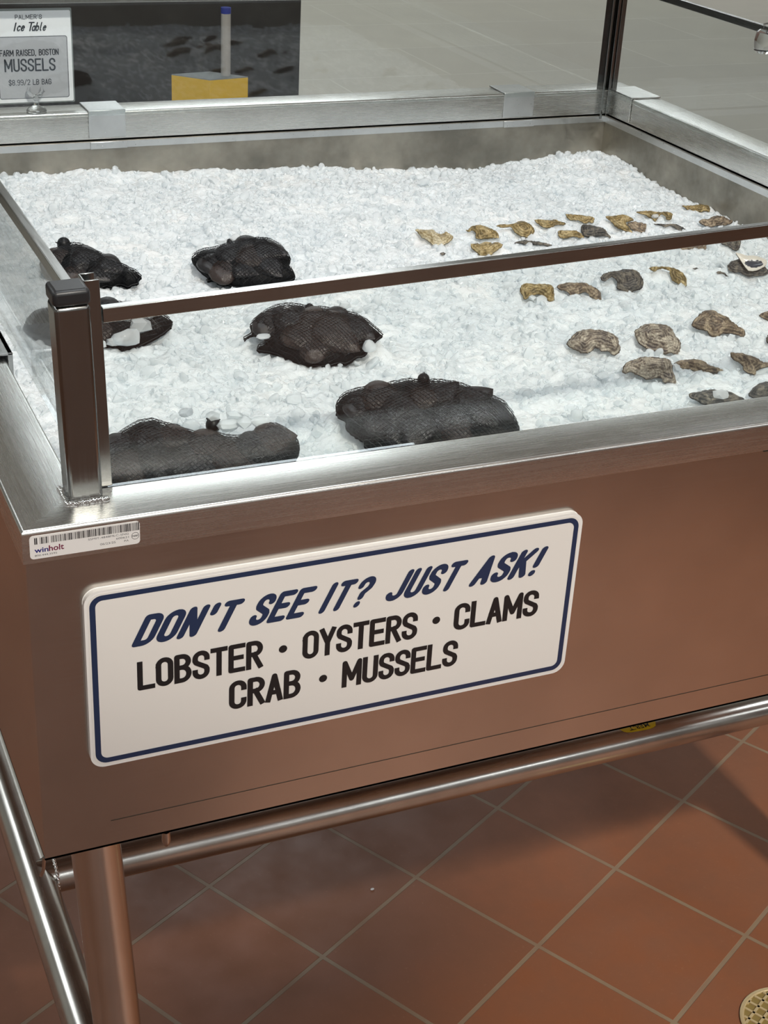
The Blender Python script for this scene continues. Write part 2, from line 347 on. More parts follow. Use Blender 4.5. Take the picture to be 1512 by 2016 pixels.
# glass guard: posts, channels, panes with edge trims
def lean(o, base, dx):                                          # a slightly leaning post
    o.location = base; o.rotation_euler = (0, math.atan2(dx, .15), 0)
def channel(x0, dirx, y0, h):                                   # U profile, open along +-x
    x1 = x0+dirx*.0112; a_, b_ = min(x0, x1), max(x0, x1); bk = (x0, x0+.0014) if dirx > 0 else (x0-.0014, x0)
    return MB().box(*bk, y0, y0+.0160, 0, h).box(a_, b_, y0, y0+.0014, 0, h).box(a_, b_, y0+.0146, y0+.0160, 0, h-.0)
def corner_post(x, y, side, dx, h):
    p = MB().box(0, .0244, 0, .0244, 0, h).build('corner_post', M['post'], tb, bevel=.0030, seg=4); lean(p, (x, y, H-.001), dx)
    c = MB().box(-.0006, .0250, -.0006, .0250, h, h+.0115).build('post_cap', M['black'], p, bevel=.0032, seg=4); c['label'] = 'black plastic cap'
    ch = (channel(.0245, 1, .0190, h+.010) if side > 0 else channel(-.0001, -1, .0190, h+.010)).build('glass_channel', M['post'], p, bevel=.0004)
    mb = MB(); rn = random.Random(3); rt_ = []
    for k in range(22): rt_.append((-.001+.0264*k/21, -.0012))
    for k in range(16): rt_.append((-.0012 if side > 0 else .0256, .0244*k/15))
    for px, py in rt_:
        for q in range(2): mb.sphere((px+rn.uniform(-.0008, .0008), py+rn.uniform(-.0016, .0006), .0012), rn.uniform(.0018, .0028), 8, 6, (1, 1.25, 1.0))
    mb.build('weld_bead', M['weld'], p); return p
corner_post(.0408, .0316, 1, -.0040, .1475)
corner_post(W-.0408-.0244, .0316, -1, .002, .172)
TZ = lambda x: .1322+.0339*x                                    # the front trim climbs to the right
def pane(name, p, q, zb, za, zbq, tw, th, mat, lab, axis):
    # p,q = ends along the axis; za / zbq = top heights at both ends
    a0, a1 = p; c0, c1 = q; m = MB()
    if axis == 'x': m.hexa([(a0,c0,zb),(a1,c0,zb),(a1,c1,zb),(a0,c1,zb),(a0,c0,za-.003),(a1,c0,zbq-.003),(a1,c1,zbq-.003),(a0,c1,za-.003)])
    else: m.hexa([(c0,a0,zb),(c1,a0,zb),(c1,a1,zb),(c0,a1,zb),(c0,a0,za-.003),(c1,a0,za-.003),(c1,a1,zbq-.003),(c0,a1,zbq-.003)])
    g = m.build('glass_pane', M['glass'], tb, smooth=False); g['label'] = lab
    mid = (c0+c1)/2; e0, e1 = mid-tw/2, mid+tw/2; m = MB()
    L = a1-a0; sl = math.atan2(zbq-za, L)
    m.box(0, math.hypot(L, zbq-za), -tw/2, tw/2, -th, 0)
    r = m.build('edge_trim', M['trim'], g, bevel=.0008, seg=3)
    if axis == 'x': r.location = (a0, mid, za); r.rotation_euler = (0, -sl, 0)
    else: r.location = (mid, a0, za); r.rotation_euler = (0, -sl, math.pi/2)
    return g
pane('front', (.0745, 1.146), (.0570, .0610), Z(-.004), Z(TZ(.0745)), Z(TZ(1.146)), .0078, .0110, 'trim', 'front glass pane below a slanting trim', 'x')
pane('left', (.062, 1.150), (.0640, .0680), Z(-.004), Z(.1325), Z(.1325), .0078, .0100, 'trim', 'left glass pane', 'y')
pane('back', (.068, 1.150), (1.1605, 1.1645), Z(-.004), Z(.158), Z(.155), .0078, .0105, 'trim', 'back glass pane', 'x')
pane('right', (.062, 1.150), (1.1590, 1.1630), Z(-.004), Z(.168), Z(.167), .0078, .0100, 'trim', 'right glass pane', 'y')
def back_post(x, y, s):
    m = MB()
    m.box(x-.0035 if s > 0 else x, x if s > 0 else x+.0035, y-.006, y+.014, Z(-.044), Z(.19)); m.box(x+.010*s-.0022, x+.010*s+.0022, y-.004, y+.014, Z(-.044), Z(.19))
    m.box(min(x, x+.026*s), max(x, x+.026*s), y+.0120, y+.0140, Z(-.044), Z(.19))
    m.box(x+.020*s-.004, x+.020*s+.004, y-.002, y+.014, Z(-.044), Z(.19))
    m.build('rear_post', M['post'], tb, bevel=.0005)
back_post(1.1555, 1.166, 1); back_post(W-1.1555, 1.166, -1)

# ------------------------------------------------------------------ lettering
def A_(cx, cy, rx, ry, a0, a1, n=10): return [(cx+rx*math.cos(math.radians(a0+(a1-a0)*k/n)), cy+ry*math.sin(math.radians(a0+(a1-a0)*k/n))) for k in range(n+1)]
def glyph(c, w):
    h = w/2; r = h
    top = lambda a0=180, a1=0: A_(h, 1-r, h, r, a0, a1); bot = lambda a0=0, a1=-180: A_(h, r, h, r, a0, a1)
    G = {
     'I': [[(h, 0), (h, 1)]], 'L': [[(0, 1), (0, 0), (w, 0)]], 'T': [[(0, 1), (w, 1)], [(h, 1), (h, 0)]],
     'E': [[(w, 1), (0, 1), (0, 0), (w, 0)], [(0, .52), (w*.86, .52)]], 'F': [[(w, 1), (0, 1), (0, 0)], [(0, .5), (w*.85, .5)]],
     'O': [top()+bot()+[(0, 1-r)]], 'U': [[(0, 1)]+A_(h, r, h, r, 180, 360)+[(w, 1)]], 'J': [[(w, 1), (w, r)]+A_(h, r, h, r, 0, -170)],
     'D': [[(0, 0), (0, 1), (w-r, 1)]+A_(w-r, 1-r, r, r, 90, 0)+A_(w-r, r, r, r, 0, -90)+[(0, 0)]],
     'C': [[(w, 1-r-.04)]+A_(h, 1-r, h, r, 0, 180)+A_(h, r, h, r, 180, 360)+[(w, r+.04)]],
     'G': [[(w, 1-r-.04)]+A_(h, 1-r, h, r, 0, 180)+A_(h, r, h, r, 180, 360)+[(w, .46), (h, .46)]],
     'S': [[(w, 1-r-.02)]+A_(h, 1-r, h, r, 0, 180)+[(0, .70), (w*.10, .61), (h, .50), (w*.90, .39), (w, .30)]+A_(h, r, h, r, 0, -180)+[(0, r+.02)]],
     'R': [[(0, 0), (0, 1), (w-.24, 1)]+A_(w-.22, .76, .22, .24, 90, -90)+[(0, .52)], [(w*.45, .52), (w, 0)]],
     'P': [[(0, 0), (0, 1), (w-.24, 1)]+A_(w-.22, .74, .22, .26, 90, -90)+[(0, .48)]],
     'B': [[(0, 0), (0, 1), (w-.24, 1)]+A_(w-.24, .77, .22, .23, 90, -90)+[(0, .54)], [(w-.22, .54)]+A_(w-.24, .27, .24, .27, 90, -90)+[(0, 0)]],
     'A': [[(0, 0), (h, 1), (w, 0)], [(w*.17, .30), (w*.83, .30)]], 'M': [[(0, 0), (0, 1), (h, .25), (w, 1), (w, 0)]],
     'N': [[(0, 0), (0, 1), (w, 0), (w, 1)]], 'Y': [[(0, 1), (h, .46), (w, 1)], [(h, .46), (h, 0)]], 'K': [[(0, 0), (0, 1)], [(w, 1), (0, .38)], [(w*.38, .58), (w, 0)]],
     "'": [[(h, 1), (h*.9, .74)]], '!': [[(h, 1), (h, .34)], [(h, .0), (h, .03)]], '.': [[(h, 0), (h, .03)]], ',': [[(h, .04), (h*.7, -.12)]],
     '?': [[(0, .76)]+A_(h, 1-r, h, r, 170, 0)+[(w*.95, .66), (h, .46), (h, .30)], [(h, .0), (h, .03)]], '/': [[(0, -.05), (w, 1.05)]],
     '8': [A_(h, .75, h*.92, .25, -90, 270, 20), A_(h, .26, h, .26, -90, 270, 20)], '9': [A_(h, .72, h, .28, 0, 360, 20)+[(w, .3)]+A_(h, .22, h, .22, 0, -140)],
     '2': [[(0, .74)]+A_(h, .76, h, .24, 180, 0)+[(w*.9, .55), (0, 0), (w, 0)]],
     '$': [[(w, 1-r-.02)]+A_(h, 1-r, h, r, 0, 180)+[(0, .70), (w*.10, .61), (h, .50), (w*.90, .39), (w, .30)]+A_(h, r, h, r, 0, -180), [(h, 1.12), (h, -.12)]],
     'c': [A_(h, .30, h, .30, 40, 320, 16)], 'e': [[(.02, .30), (w*.95, .36)]+A_(h, .30, h, .30, 15, 320, 16)], 'a': [A_(h, .30, h, .30, 30, 390, 18), [(w, .60), (w, .10), (w*1.15, 0)]],
     'b': [[(0, 1.05), (0, .25)]+A_(h, .30, h, .30, 180, -170, 18)], 'l': [[(h*.6, 1.05), (h*.6, .15), (h*1.3, 0)]],
    }
    return G[c]
EPS = [0]
def strokes(m, lines, th, M2_, cap_round=False):
    """flat strokes: quads with discs at joints; M2 maps glyph (x,y) to 3-D"""
    def M2(x, y):
        p = M2_(x, y); return (p[0], p[1]-EPS[0]*2e-6, p[2])
    def disc(p, rr):
        EPS[0] = (EPS[0]+1) % 60; b = len(m.v); n = 14; m.v += [M2(p[0]+rr*math.cos(2*math.pi*k/n), p[1]+rr*math.sin(2*math.pi*k/n)) for k in range(n)]; m.f.append(tuple(b+k for k in range(n)))
    for ln in lines:
        L = len(ln)
        for i in range(L-1):
            (x0, y0), (x1, y1) = ln[i], ln[i+1]; d = math.hypot(x1-x0, y1-y0)
            if d < 1e-6: continue
            dx, dy = (x1-x0)/d, (y1-y0)/d; e0 = th/2 if (i == 0 and not cap_round) else 0; e1 = th/2 if (i == L-2 and not cap_round) else 0
            a = (x0-dx*e0, y0-dy*e0); q = (x1+dx*e1, y1+dy*e1); nx, ny = -dy*th/2, dx*th/2
            EPS[0] = (EPS[0]+1) % 60; b = len(m.v); m.v += [M2(a[0]+nx, a[1]+ny), M2(a[0]-nx, a[1]-ny), M2(q[0]-nx, q[1]-ny), M2(q[0]+nx, q[1]+ny)]; m.f.append((b, b+1, b+2, b+3))
            if 0 < i: disc(ln[i], th/2)
        if cap_round: disc(ln[0], th/2); disc(ln[-1], th/2)
def word(m, text, x0, x1, z0, hgt, y, w=.44, gap=.20, th=.15, shear=0, rnd=False, mapf=None, narrow="I'!.,"):
    """fit text between x0 and x1 (stroke centre lines inset by half a stroke)"""
    ws = [(.12 if c in narrow else (w*.6 if c == '1' else (w*1.35 if c == 'M' else w))) for c in text]; ws = [.22 if c == ' ' else q for c, q in zip(text, ws)]
    tot = sum(ws)+gap*(len(text)-1)+th
    sx = (x1-x0)/tot; sz = hgt/(1+th); px = th/2
    for c, q in zip(text, ws):
        if c != ' ':
            def M2(gx, gy, px=px):
                X = x0+(px+gx)*sx+shear*gy*hgt; Zz = z0+(gy+th/2)*sz
                return mapf(X, Zz) if mapf else (X, y, Zz)
            strokes(m, glyph(c, q), th, M2, rnd)
        px += q+gap
def dot(m, x, z, r, y, mapf=None):
    b = len(m.v); m.v += [(mapf(x+r*math.cos(2*math.pi*k/24), z+r*math.sin(2*math.pi*k/24)) if mapf else (x+r*math.cos(2*math.pi*k/24), y, z+r*math.sin(2*math.pi*k/24))) for k in range(24)]; m.f.append(tuple(b+k for k in range(24)))
def rrect(x0, x1, z0, z1, r, n=8):
    p = []
    for cx, cz, a0 in ((x1-r, z1-r, 0), (x0+r, z1-r, 90), (x0+r, z0+r, 180), (x1-r, z0+r, 270)): p += A_(cx, cz, r, r, a0, a0+90, n)
    return p
def plate(name, pts, y0, y1, mat, parent, bevel=0):
    n = len(pts); m = MB(); m.v = [(x, y0, z) for x, z in pts]+[(x, y1, z) for x, z in pts]
    m.f = [tuple(reversed(range(n))), tuple(range(n, 2*n))]+[(i, (i+1) % n, n+(i+1) % n, n+i) for i in range(n)]
    m.f[0] = tuple(range(n)); m.f[1] = tuple(reversed(range(n, 2*n)))
    return m.build(name, mat, parent, bevel=bevel)
def ring(name, outer, inner, y, mat, parent):
    n = len(outer); m = MB(); m.v = [(x, y, z) for x, z in outer]+[(x, y, z) for x, z in inner]
    m.f = [(i, (i+1) % n, n+(i+1) % n, n+i) for i in range(n)]; return m.build(name, mat, parent, smooth=False)
def btext(txt, x0, x1, z0, y, mat, parent, name='lettering', bold=0, flip=None, hgt=None):
    c = bpy.data.curves.new('t', 'FONT'); c.body = txt; c.size = 1; c.offset = bold; c.resolution_u = 3
    o = bpy.data.objects.new('t', c); COL.objects.link(o); dg = bpy.context.evaluated_depsgraph_get()
    me = bpy.data.meshes.new_from_object(o.evaluated_get(dg)); bpy.data.objects.remove(o)
    co = np.array([v.co[:2] for v in me.vertices]); lo, hi = co.min(0), co.max(0); s = (x1-x0)/(hi[0]-lo[0]); sz = s if hgt is None else hgt/(hi[1]-max(lo[1], 0) if hi[1] > 0 else 1)
    for v in me.vertices:
        X, Zz = x0+(v.co.x-lo[0])*s, z0+v.co.y*sz
        v.co = flip(X, Zz) if flip else (X, y, Zz)
    return link(name, me, mat, parent, smooth=False)
# notice board on the front panel
SY = .0045
sg = empty('notice_board', (.245, SY, Z(-.213)), 'white rounded notice board with navy border and seafood list on the front panel', 'sign')
def S_(o): o.matrix_parent_inverse = sg.matrix_basis.inverted(); return o
S_(plate('board', rrect(.0408, .4493, Z(-.2095), Z(-.0560), .0105), SY-.0058, SY-.0001, M['edge'], sg, .0006))
S_(plate('face', rrect(.0424, .4477, Z(-.2080), Z(-.0575), .0100), SY-.0060, SY-.0055, M['white'], sg))
S_(ring('border', rrect(.0440, .4462, Z(-.2064), Z(-.0592), .0092), rrect(.0483, .4419, Z(-.2020), Z(-.0634), .0055), SY-.0062, M['navy'], sg))
y_ = SY-.0063
m = MB()
for tx, xa, xb in (("DON'T", .0742, .1505), ('SEE', .1630, .2085), ('IT', .2195, .2425), ('?', .2455, .2590), ('JUST', .2755, .3368), ('ASK!', .3500, .4110)):
    word(m, tx, xa, xb, Z(-.1075), .0258, y_, w=.40, gap=.28, th=.22, shear=.40, rnd=True)
S_(m.build('lettering', M['navy'], sg, smooth=False))
m = MB()
for tx, xa, xb, zz, hh in (('LOBSTER', .0775, .1760, -.1467, .0255), ('OYSTERS', .2085, .3065, -.1470, .0255), ('CLAMS', .3390, .4165, -.1468, .0250), ('CRAB', .1490, .2080, -.1808, .0262), ('MUSSELS', .2430, .3450, -.1810, .0252)):
    word(m, tx, xa, xb, Z(zz), hh, y_, w=.42, gap=.22, th=.19)
for bx, bz in ((.1924, -.1335), (.3231, -.1335), (.2268, -.1683)): dot(m, bx, Z(bz), .0034, y_)
S_(m.build('lettering', M['ink'], sg, smooth=False))
# barcode label on the rim
lb = plate('barcode_label', rrect(.0050, .0826, Z(-.0222), Z(-.0041), .0028), -.00035, .0004, M['paper'], tb); lb['label'] = 'white barcode label with rounded corners'
m = MB(); rb = random.Random(11); x = .0084
while x < .0815:
    w_ = rb.choice((.0003, .0003, .0005, .0008)); f = (x-.0084)/.0735
    z1, z0 = -.0057+.0006*f, -.0108-.0006*f
    if x < .025 and rb.random() < .35: x += .0012
    m.add([(x, -.0004, Z(z0)), (x+w_, -.0004, Z(z0)), (x+w_, -.0004, Z(z1)), (x, -.0004, Z(z1))], [(0, 1, 2, 3)]); x += w_+rb.choice((.0003, .0004, .0006))
m.build('barcode', M['ink'], lb, smooth=False)
btext('win', .0081, .0178, Z(-.0173), -.0004, M['inkblue'], lb, bold=.02, hgt=.0036); btext('holt', .0181, .0286, Z(-.0173), -.0004, M['inkred'], lb, bold=.02, hgt=.0044)
btext('800.444.3595', .0082, .0236, Z(-.0202), -.0004, M['inkgrey'], lb, hgt=.0013)
btext('SSMIT-4848MLC-SNG', .0456, .0745, Z(-.0138), -.0004, M['inkgrey'], lb, hgt=.0015); btext('600621', .0654, .0745, Z(-.0164), -.0004, M['inkgrey'], lb, hgt=.0015)
btext('PA', .0712, .0744, Z(-.0192), -.0004, M['inkgrey'], lb, hgt=.0015); btext('06/23/25', .0540, .0650, Z(-.0191), -.0004, M['inkgrey'], lb, hgt=.0016)
ring('mark', A_(.0792, Z(-.0156), .0028, .0028, 0, 360, 24), A_(.0792, Z(-.0156), .0025, .0025, 0, 360, 24), -.0004, M['ink'], lb); btext('NSF', .0771, .0813, Z(-.0163), -.0004, M['ink'], lb, bold=.02, hgt=.0014)
# lettering on the pipe sticker (upside down)
def wrap(X, Zz):
    an = math.radians(92)-(Zz/.0209); return (X-W/2, -.0210*math.cos(an), .0210*math.sin(an))
btext('MERIT', 0, .030, 0, 0, M['ink'], st, bold=.02, hgt=.0062, flip=lambda X, Zz: wrap(.8465-X, Zz))

# ------------------------------------------------------------------ price card and its clip on the back rail
pc = empty('price_card', (.266, 1.1965, Z(.010)), 'white and grey mussel price card standing on the back rail', 'price card')
def C_(o): o.matrix_parent_inverse = pc.matrix_basis.inverted(); return o
C_(plate('card', rrect(.2125, .3172, Z(.0105), Z(.1315), .002), 1.1960, 1.1972, M['card'], pc))
C_(plate('sleeve', rrect(.2105, .3192, Z(.0085), Z(.1345), .002), 1.1973, 1.1980, M['greytop'], pc))
C_(ring('frame_line', rrect(.2160, .3115, Z(.0155), Z(.0985), .003), rrect(.2168, .3107, Z(.0163), Z(.0977), .0024), 1.19585, M['cardink'], pc))
C_(plate('grey_field', rrect(.2168, .3107, Z(.0163), Z(.0977), .0024), 1.1959, 1.19605, M['cardgrey'], pc))
m = MB(); yy = 1.1957
word(m, "PALMER'S", .2425, .2785, Z(.1208), .0060, yy, w=.62, gap=.30, th=.13)
word(m, 'FARM RAISED, BOSTON', .2190, .2990, Z(.0728), .0085, yy, w=.42, gap=.20, th=.15)
word(m, 'MUSSELS', .2245, .2940, Z(.0520), .0172, yy, w=.42, gap=.21, th=.145)
word(m, '$8.99/2 LB BAG', .2290, .2872, Z(.0338), .0076, yy, w=.44, gap=.20, th=.13)
word(m, 'I', .2390, .2420, Z(.1052), .0118, yy, th=.16, shear=.25, rnd=True); word(m, 'ce', .2435, .2540, Z(.1052), .0118, yy, w=.42, gap=.2, th=.19, shear=.25, rnd=True)
word(m, 'T', .2575, .2655, Z(.1050), .0122, yy, w=.5, th=.15, shear=.25, rnd=True); word(m, 'able', .2635, .2830, Z(.1050), .0115, yy, w=.42, gap=.2, th=.19, shear=.25, rnd=True)
C_(m.build('lettering', M['cardink'], pc, smooth=False))
def clip(x, y, z, label, s=1.0):
    e = empty('clear_clip', (x, y, z), label, 'clip')
    MB().lathe([(.0135*s, 0), (.0140*s, .0016*s), (.0115*s, .0048*s), (.0062*s, .0078*s), (.0040*s, .0088*s), (.0001, .0088*s)], 28).build('foot', M['clear'], e)
    MB().lathe([(.0036*s, .0085*s), (.0033*s, .0150*s), (.0042*s, .0178*s), (.0052*s, .0196*s), (.0030*s, .0215*s), (.0001, .0218*s)], 20).build('stem', M['clear'], e)
    for q in (-1, 1):
        MB().tube([(0, 0, .0205*s), (q*.006*s, -.001*s, .0228*s), (q*.0095*s, 0, .027*s), (q*.0085*s, .002*s, .0335*s)], [.0026*s, .0030*s, .0030*s, .0016*s], 12).build('jaw', M['clear'], e)
    return e
clip(.2625, 1.1835, H+.0002, 'clear plastic clip holding the mussel price card on the back rail')
kn = empty('clear_clip', (1.161, .788, Z(.1475)), 'clear plastic clip on the right trim at the picture edge', 'clip')
MB().lathe([(.0001, -.016), (.008, -.0155), (.012, -.012), (.0135, 0), (.012, .012), (.008, .0155), (.0001, .016)], 28).build('clip_body', M['clear'], kn)
MB().lathe([(.0001, .016), (.004, .0165), (.005, .022), (.0001, .024)], 16).build('clip_tip', M['clear'], kn)

# ------------------------------------------------------------------ things behind the table
cbn = empty('dark_cabinet', (-.2, 4.0, 0), 'low black cabinet standing behind the table on the pale floor', 'cabinet')
MB().box(-1.55, 1.925, 0, .6, .06, 1.15).build('body', M['cabinet'], cbn, bevel=.004); MB().box(-1.5, 1.88, .04, .58, 0, .06).build('plinth', M['black'], cbn, smooth=False); MB().box(-1.57, 1.945, -.02, .62, 1.15, 1.19).build('worktop', M['rim'], cbn, bevel=.003)
bs = empty('pole_stand', (1.1835, 3.30, 0), 'yellow box base with grey lid and slim grey pole in front of the dark cabinet', 'stand', rot=(0, 0, math.radians(-17.7)))
rh = [(0, -.052), (.109, .004), (0, .058), (-.109, .004)]
MB().hexa([(x, y, 0) for x, y in rh]+[(x, y, .498) for x, y in rh]).build('base_box', M['yellow'], bs, smooth=False, bevel=.001); MB().hexa([(x*.995, y*.995, .498) for x, y in rh]+[(x*.995, y*.995, .5005) for x, y in rh]).build('lid', M['greytop'], bs, smooth=False)
MB().tube([(.045, .012, .499), (.045, .012, .672)], .0138, 20).build('pole', M['pole'], bs); MB().tube([(.045, .012, .672), (.045, .012, .688)], .0145, 20).build('pole_cap', M['blue'], bs)

# ------------------------------------------------------------------ floor drain and speck
fd = empty('floor_drain', (.934, .123, 0), 'round brass floor drain with square grid grate in the red tiles', 'drain')
MB().lathe([(.060, .0), (.060, .0022), (.0585, .003), (.0555, .003), (.0545, .0018), (.0545, .0004)], 48).build('outer_ring', M['brass'], fd)
MB().lathe([(.0001, .0007), (.0545, .0007)], 48).build('pan', M['brassdark'], fd)
m = MB(); sp = .0135
for k in range(-4, 5):
    q = k*sp; e = math.sqrt(max(.0543**2-q*q, 0))
    m.box(-e, e, q-.0016, q+.0016, .0007, .0024); m.box(q-.0016, q+.0016, -e, e, .0007, .0024)
m.build('grate', M['brass'], fd, smooth=False, rot=(0, 0, math.radians(28.6)))
MB().box(.622, .668, -.0004, .0030, Z(-.0266), Z(-.0258)).build('weld_gap', M['seam'], tb, smooth=False)
tag(MB().sphere((0, 0, 0), .0022, 10, 6, (1.3, .9, .7)).build('ice_chip', M['chunk'], None, loc=(.536, .5297, .0015)), 'tiny pale ice chip lying on the shaded floor tile', 'ice chip')

